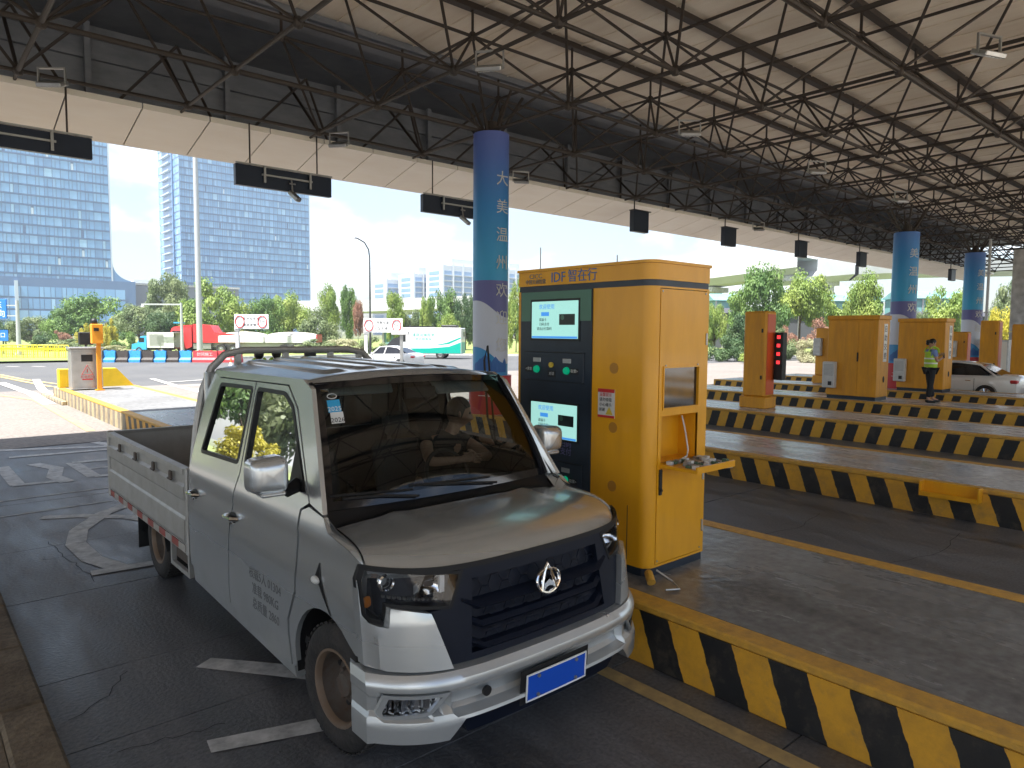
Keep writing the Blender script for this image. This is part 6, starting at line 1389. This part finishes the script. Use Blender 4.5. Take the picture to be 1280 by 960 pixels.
# apartment blocks
mat('apartment_wall', (.50, .54, .60), .7); mat('apartment_glass', (.16, .27, .44), .25)
def flats(px0, px1, top, D, label, seed):
    a = atD(px0, 400, D); W = next(w for w in range(4, 200) if pj((a.x+w, a.y, 20))[0] >= px1); H_ = atD((px0+px1)/2, top, D).z
    e = empty('apartment_block', (a.x, a.y, 0)); tag(e, label, 'building', 'pale apartment blocks on the skyline'); MB().box((0, 0, 0), (W, 16, H_)).build('wall', 'apartment_wall', e)
    r_ = random.Random(seed); fh = 3.1; m = MB(); mg = MB(); n = max(2, int(W/6))
    for j in range(int(H_/fh)):
        m.box((0, -1.0, j*fh+.0), (W, -.001, j*fh+.35))
        for i in range(n): mg.box((i*W/n+.7, -.2, j*fh+.6), ((i+1)*W/n-.7, -.05, j*fh+2.7))
    m.build('balcony_slabs', 'apartment_wall', e)['kind'] = 'stuff'; mg.build('windows', 'apartment_glass', e)['kind'] = 'stuff'
    m = MB(); [m.box((i*W/n-.4, -1.3, 0), (i*W/n+.4, -1.001, H_+1)) for i in range(n+1)]; m.build('piers', 'apartment_wall', e)['kind'] = 'stuff'; mw = MB()
    for j in range(int(H_/fh)): mw.box((-.1, 3, j*fh+.6), (-.001, 13, j*fh+2.6))
    mw.build('side_windows', 'apartment_glass', e)['kind'] = 'stuff'; MB().box((W*.3, 3, H_), (W, 12, H_+4)).build('roof_house', 'apartment_wall', e)
flats(483, 513, 349, 420, 'lowest and leftmost of the pale apartment blocks left of the near column', 1); flats(517, 549, 342, 410, 'middle one of the stepped pale apartment blocks left of the near column', 2); flats(553, 600, 331, 400, 'tallest pale apartment block partly hidden by the near column', 3); flats(634, 652, 337, 420, 'pale apartment block seen between the near column and the kiosk', 4)
flats(158, 196, 356, 520, 'far pale building above the dark podium between the towers', 6)
# viaducts
mat('viaduct', (.50, .51, .52), .8, var=.25, vs=.08)
def viaduct(pts, w, th, name, label, par=1.0, piers=()):
    e = empty(name, (0, 0, 0)); tag(e, label, 'bridge'); P = [V(q) for q in pts]; m = MB(); mp_ = MB()
    for a, b_ in zip(P, P[1:]):
        d = (b_-a).normalized(); n = V((-d.y, d.x, 0)).normalized()*w/2; dn = V((0, 0, -th)); i = n*.6
        m.add([a+n, a-n, b_-n, b_+n, a+n+V((0, 0, -2.0)), a-n+V((0, 0, -2.0)), b_-n+V((0, 0, -2.0)), b_+n+V((0, 0, -2.0)), a+i+dn, a-i+dn, b_-i+dn, b_+i+dn], [(0, 1, 2, 3), (1, 5, 6, 2), (0, 3, 7, 4), (5, 9, 10, 6), (4, 7, 11, 8), (8, 11, 10, 9)])
        for s_ in (-1, 1): q = n*s_; mp_.add([a+q, b_+q, b_+q+V((0, 0, par)), a+q+V((0, 0, par)), a+q*.94, b_+q*.94, b_+q*.94+V((0, 0, par)), a+q*.94+V((0, 0, par))], [(0, 1, 2, 3), (4, 7, 6, 5), (3, 2, 6, 7)])
    m.build('deck', 'viaduct', e); mp_.build('parapet', 'viaduct', e)
    for q in piers:
        m = MB(); m.box((q[0]-1.2, q[1]-1.2, -.05), (q[0]+1.2, q[1]+1.2, q[2]-th-.9)); m.box((q[0]-3, q[1]-1.5, q[2]-th-.9), (q[0]+3, q[1]+1.5, q[2]-th+.05)); m.build('pier', 'grey_concrete', e)
va = atD(820, 352, 150); vb = atD(1010, 322, 130); vc = atD(1150, 330, 170); vd = atD(1400, 330, 230)
viaduct([va, atD(880, 340, 145), vb], 9, 3.2, 'viaduct', 'grey concrete viaduct sloping up behind the trees right of the kiosk', piers=[atD(893, 340, 144), atD(1000, 324, 131)])
viaduct([atD(960, 340, 150), atD(1050, 333, 155), vc, vd], 9, 3.2, 'viaduct', 'second concrete viaduct passing behind under the canopy edge at the right', piers=[atD(1034, 333, 154)])
viaduct([atD(360, 381, 210), atD(470, 381, 200), atD(600, 375, 190), atD(660, 373, 185)], 9, 2.4, 'viaduct', 'low concrete viaduct in front of the apartment blocks', piers=[atD(x, 378, 200-.04*(x-400)) for x in (420, 500, 575)])
mat('shed_teal', (.16, .33, .33), .6, var=.3, vs=.5); mat('shed_dark', (.05, .05, .06), .7)
for (px0, px1, t_, b_, D, mt, lab) in ((893, 922, 371, 385, 118, 'shed_teal', 'pale teal roofed shed left of the viaduct trees'), (902, 1100, 388, 425, 112, 'shed_dark', 'long dark open shed behind the trees right of the kiosk'), (1040, 1102, 372, 390, 125, 'shed_teal', 'long teal roof under the viaduct right of the middle'), (1128, 1210, 368, 384, 118, 'shed_teal', 'teal roofed shed between the two far columns'), (1128, 1262, 392, 440, 112, 'shed_dark', 'dark shed behind the guard and booths'), (478, 492, 412, 425, 95, 'shed_teal', 'small teal hoarding behind the right limit sign')):
    a = atD(px0, 420, D); c = atD(px1, 420, D); zt = atD(px0, t_, D).z; e = empty('shed', (a.x, a.y, 0), rv); tag(e, lab, 'shed'); w = (c-a).length
    MB().box((0, 0, -.05), (w, 6, zt*.93)).build('wall', mt, e); m = MB(); m.prism([(-.5, zt*.931), (3, zt*1.08), (6.5, zt*.931)], lambda y, z: (-.4, y, z), lambda y, z: (w+.4, y, z)); m.build('roof', mt, e)
    m = MB(); [m.box((k*3.0, -.12, 0), (k*3.0+.25, -.001, zt*.93)) for k in range(int(w/3)+1)]; m.build('wall_posts', 'steel', e)
# kerb of the far verge
m = MB(); pts = [(10, 60.2), (40, 62.2), (52, 48.2), (77, 34.2), (140, 22.2)]
for a, b_ in zip(pts, pts[1:]):
    d = (V(b_)-V(a)).normalized(); n = V((-d.y, d.x))
    m.add([(*V(a), -.03), (*V(b_), -.03), (*(V(b_)+n*.3), -.03), (*(V(a)+n*.3), -.03), (*V(a), .13), (*V(b_), .13), (*(V(b_)+n*.3), .13), (*(V(a)+n*.3), .13)], [(0, 1, 5, 4), (4, 5, 6, 7), (2, 3, 7, 6)])
o = m.build('verge_kerb', 'grey_concrete', None); o['kind'] = 'structure'
mat('grass', (.14, .19, .045), .95, var=.5, vs=.25, c2=(.24, .24, .08))
sheet('verge', [(9.5, 60.5), (40, 62.5), (52.3, 48.5), (77.2, 34.5), (141, 22.5), (240, 90), (160, 190), (0, 190), (-60, 120), (-30, 61)], .10, 'grass')

# ================================================================== VEGETATION
LM = {'green': leafmat('leaf_green', (.065, .14, .03), (.17, .27, .06)), 'lime': leafmat('leaf_lime', (.15, .24, .045), (.30, .37, .08)), 'dark': leafmat('leaf_dark', (.035, .085, .03), (.09, .15, .05)), 'yellow': leafmat('leaf_yellow', (.38, .34, .03), (.52, .46, .05)), 'olive': leafmat('leaf_olive', (.11, .16, .065), (.22, .26, .11)), 'pink': leafmat('leaf_pink', (.28, .14, .09), (.38, .22, .15)), 'cream': leafmat('leaf_cream', (.30, .30, .15), (.42, .40, .25))}
def crown_mesh(seed, kind, n=4200, leaf=.045, clumps=26, openn=.5, shape='round'):
    """unit crown: fits in radius 1 (xy), z from 0 to 1 ; leaf cards gathered in clumps"""
    r_ = random.Random(seed); m = MB(); cl = []
    for k in range(clumps):
        for _ in range(40):
            x, y, z = r_.uniform(-1, 1), r_.uniform(-1, 1), r_.uniform(.05, .98)
            rr = math.sqrt(x*x+y*y); lim = (math.sin(math.pi*min(1, .12+z*.80))**.6 if shape == 'round' else (1-z)**.7*1.05 if shape == 'cone' else .75*math.sin(math.pi*(.1+.82*z))**.4 if shape == 'tall' else math.sqrt(max(0, 1-z*z)))
            if rr < lim and rr > lim*.25: break
        cl.append((V((x, y, z)), r_.uniform(.2, .38)))
    for i in range(n):
        c, rad = r_.choice(cl); d = V((r_.gauss(0, 1), r_.gauss(0, 1), r_.gauss(0, 1))).normalized()
        q = c+V((d.x*rad, d.y*rad, d.z*rad*.62))*(r_.random()**.35); s_ = leaf*r_.uniform(.6, 1.5)
        nrm = (d+V((r_.gauss(0, .5), r_.gauss(0, .5), .5+r_.gauss(0, .5)))).normalized(); a = nrm.orthogonal().normalized(); a = (MX.Rotation(r_.uniform(0, 6.28), 3, nrm) @ a); b_ = nrm.cross(a)
        m.add([q-a*s_, q+b_*s_*.55, q+a*s_, q-b_*s_*.55], [(0, 1, 2, 3)])
    return m.mesh('crown', LM[kind]), cl
def trunk_mesh(seed, cl, base=-.55, lean=.05):
    r_ = random.Random(seed); m = MB(); top = V((r_.uniform(-lean, lean), r_.uniform(-lean, lean), .55))
    m.tube([(0, 0, base), (0, 0, base*.5), (top.x*.4, top.y*.4, .1), top], [.055, .045, .038, .015], 7)
    for c, rad in cl[:12]:
        s_ = V((top.x*.4, top.y*.4, .0+.3*r_.random())); m.tube([s_, s_.lerp(c, .5)+V((0, 0, .05)), c], [.02, .014, .006], 5)
    return m.mesh('trunk', 'bark', True)
PROTO = {}
def proto(kind, shape, v, n=4200, leaf=.05, clumps=26):
    key = (kind, shape, v)
    if key not in PROTO:
        me, cl = crown_mesh(hash((shape, v)) % 9973 if False else v*31+len(shape)*7, kind, n, leaf, clumps, shape=shape); PROTO[key] = (me, trunk_mesh(v, cl))
    return PROTO[key]
def tree(px, base, top, half, D, kind, shape, label, v=0, trunk=.3, group='trees behind the road', name='tree', cat='tree'):
    """half = half width in px, trunk = share of height below the crown"""
    q = atD(px, base, D); k = D/FPX; z0 = .08; zt = atD(px, top, D).z; H_ = zt-z0; cr = H_*(1-trunk); rad = half*k
    n, lf, cp = (11000, .034, 44) if cat == 'tree' else (6000, .04, 24)
    me, tm = proto(kind, shape, v, n, lf, cp)
    e = empty(name, (q.x, q.y, z0), rnd.uniform(0, 6.28)); tag(e, label, cat, group)
    c = link('crown', me, e); c.location = (0, 0, H_*trunk); c.scale = (rad, rad, cr)
    if trunk > .05:
        t = link('trunk', tm, e); t.location = (0, 0, H_*trunk); s_ = H_*trunk/.55; t.scale = (min(rad, s_*1.2), min(rad, s_*1.2), s_); 
        if cr*.55 > s_: t.scale.z = s_
    return e
G = 'trees behind the far road'
TL = [(118, 440, 372, 42, 92, 'green', 'round', 'broad bright green tree in front of the left tower', 1, .2), (88, 440, 385, 26, 90, 'green', 'round', 'round green tree at the left side of the broad tree before the left tower', 2, .2), (40, 442, 398, 26, 95, 'olive', 'round', 'dull green low tree near the blue road sign', 3, .2), (8, 442, 400, 18, 96, 'dark', 'round', 'dark low tree behind the blue road sign', 4, .2), (175, 442, 383, 30, 88, 'olive', 'round', 'soft olive tree above the small box truck', 5, .25),
      (212, 440, 343, 27, 105, 'olive', 'round', 'tall thin pale tree in front of the dark podium', 6, .35), (205, 442, 392, 22, 86, 'dark', 'round', 'dark tree right of the camera pole base', 7, .2), (272, 442, 357, 38, 86, 'lime', 'round', 'large light green tree right of the tall mast pole', 8, .2), (240, 442, 378, 22, 88, 'green', 'round', 'green tree directly behind the tall mast pole', 9, .2), (335, 442, 374, 26, 90, 'green', 'round', 'green tree behind the left limit sign', 1, .2), (366, 442, 368, 27, 92, 'lime', 'round', 'yellowish green tree at the right foot of the middle tower', 10, .2), (398, 446, 385, 27, 80, 'olive', 'cone', 'grey green tree behind the worker heads', 11, .15), (412, 442, 361, 15, 90, 'lime', 'tall', 'slender bright tree left of the slim street lamp', 12, .2), (436, 444, 362, 13, 84, 'green', 'tall', 'slender green tree next to the slim street lamp', 13, .25), (448, 446, 380, 8, 78, 'pink', 'tall', 'thin young tree with reddish leaves at the street lamp', 2, .35), (493, 444, 370, 15, 92, 'lime', 'tall', 'slender light green tree left of the van', 3, .2), (512, 444, 388, 18, 94, 'olive', 'round', 'soft low tree above the van nose', 4, .2), (533, 444, 376, 11, 88, 'lime', 'tall', 'narrow bright tree above the van', 5, .2), (556, 444, 363, 20, 90, 'green', 'round', 'bushy green tree above the van rear', 6, .2), (582, 444, 370, 14, 88, 'dark', 'round', 'dark green tree touching the near column', 7, .2), (645, 446, 352, 14, 80, 'lime', 'round', 'bright green tree between the near column and the kiosk', 8, .15), (563, 446, 395, 14, 86, 'lime', 'round', 'pale green small tree behind the van roof', 9, .2),
      (893, 446, 376, 15, 74, 'lime', 'round', 'light green tree just right of the near kiosk', 2, .2), (948, 444, 338, 36, 76, 'green', 'round', 'large green tree in front of the viaduct right of the kiosk', 3, .2), (998, 444, 342, 34, 80, 'lime', 'round', 'open crowned light tree in front of the viaduct pier', 10, .35), (1052, 444, 362, 26, 82, 'lime', 'round', 'yellow green tree above the first far booth', 11, .25), (1078, 444, 348, 24, 78, 'lime', 'tall', 'tall pale green tree touching the second printed column', 12, .15), (1173, 446, 366, 28, 74, 'lime', 'round', 'bright green tree between the two far columns', 13, .2), (1145, 446, 392, 14, 72, 'olive', 'round', 'dull green low tree left of the guard booth', 1, .15), (1207, 444, 358, 14, 84, 'lime', 'tall', 'slim light tree behind the farthest column', 2, .2), (1250, 446, 385, 20, 66, 'yellow', 'round', 'yellow green tree beside the square concrete pillar', 4, .1), (1262, 440, 356, 22, 100, 'olive', 'round', 'grey green tree behind the square concrete pillar', 5, .2), (930, 446, 392, 22, 70, 'dark', 'round', 'dark green tree below the large tree right of the kiosk', 6, .1)]
for a in TL: tree(*a[:8], v=a[8], trunk=a[9], group=G)
BL = [(80, 446, 412, 10, 78, 'pink', 'round', 'reddish shrub in front of the left tower trees', 14, .3), (107, 446, 407, 9, 77, 'yellow', 'round', 'bright yellow shrub left of the orange pole', 15, .15), (139, 446, 398, 11, 77, 'yellow', 'cone', 'taller bright yellow bush right of the orange pole', 16, .1), (62, 448, 415, 20, 76, 'dark', 'dome', 'dark clipped shrub left of the reddish shrub', 17, 0), (95, 448, 424, 34, 74, 'olive', 'dome', 'long pale clipped hedge mound behind the yellow fence', 18, 0), (145, 448, 430, 22, 73, 'cream', 'dome', 'low yellowish hedge left of the small box truck', 19, 0), (160, 446, 415, 16, 76, 'green', 'dome', 'green shrub above the box truck cab', 20, 0), (305, 448, 414, 18, 80, 'cream', 'dome', 'pale reddish shrub behind the left limit sign', 21, 0), (430, 448, 420, 26, 74, 'cream', 'dome', 'yellowish shrub bank left of the van', 22, 0), (466, 448, 422, 22, 74, 'olive', 'dome', 'olive shrub bank below the right limit sign', 23, 0), (395, 449, 424, 26, 72, 'olive', 'dome', 'olive shrub bank behind the worker heads', 18, 0), (345, 449, 416, 30, 78, 'green', 'dome', 'dark green shrub bank behind the lorry trailer', 20, 0), (270, 449, 416, 40, 82, 'green', 'dome', 'wide green shrub bank behind the red lorry', 17, 0),
      (905, 452, 418, 24, 62, 'dark', 'dome', 'dark green shrub right of the near kiosk', 17, 0), (1013, 450, 418, 19, 60, 'cream', 'dome', 'round cream coloured shrub behind the air conditioned barrier machine', 22, 0), (975, 448, 412, 22, 66, 'olive', 'dome', 'grey green shrub behind the tall barrier machine', 23, 0), (985, 446, 405, 16, 70, 'pink', 'round', 'reddish shrub under the open crowned tree', 14, .1), (1022, 446, 402, 18, 74, 'pink', 'round', 'dull red shrub left of the first far booth', 16, .1), (1215, 450, 420, 16, 60, 'green', 'dome', 'green shrub behind the white saloon', 20, 0), (1120, 450, 425, 14, 62, 'yellow', 'dome', 'yellow shrub between the two far booths', 15, 0), (945, 449, 436, 20, 58, 'lime', 'dome', 'low bright shrub left of the tall barrier machine', 18, 0)]
for a in BL: tree(*a[:8], v=a[8], trunk=a[9], group='shrubs on the verge', name='shrub', cat='shrub')
# greenery beyond the lanes on the open left side (mirrored in the truck windows)
for k, (x, y, h, r, kd, lab) in enumerate(((-9, 47, 9, 4.5, 'green', 'green tree just left of the crowd barriers, outside the frame'), (-16, 50, 11, 5.5, 'olive', 'large olive tree far left of the crowd barriers, outside the frame'), (-24, 46, 12, 6, 'green', 'tallest tree left of the lanes, outside the frame'), (-13, 41, 3.0, 1.8, 'yellow', 'low yellow bush nearest the lanes, outside the frame'), (-6, 42, 2.6, 1.5, 'yellow', 'small yellow bush by the road edge, outside the frame'), (-31, 38, 10, 5, 'lime', 'light green tree at the far left, outside the frame'))):
    me, tm = proto(kd, 'round', 3+k); e = empty('tree', (x, y, -.05)); tag(e, lab, 'tree', 'trees left of the toll lanes'); c = link('crown', me, e); c.location = (0, 0, h*.2); c.scale = (r, r, h*.8); t = link('trunk', tm, e); t.location = (0, 0, h*.2); t.scale = (h*.36,)*3
# ================================================================== AIR
hz = MB(); hz.box((-260, -120, -1.1), (620, 720, 175))
hm = bpy.data.materials.new('haze_air'); hm.use_nodes = True; t = hm.node_tree; t.nodes.remove(t.nodes['Principled BSDF']); pv = nn(t, 'ShaderNodeVolumePrincipled'); pv.inputs['Color'].default_value = (.86, .92, 1, 1); pv.inputs['Density'].default_value = .00055; pv.inputs['Anisotropy'].default_value = .3
t.links.new(pv.outputs['Volume'], t.nodes['Material Output'].inputs['Volume']); o = hz.build('haze', hm, None); o['kind'] = 'stuff'; o['label'] = 'pale haze in the air over the whole place'
scn.cycles.volume_bounces = 0
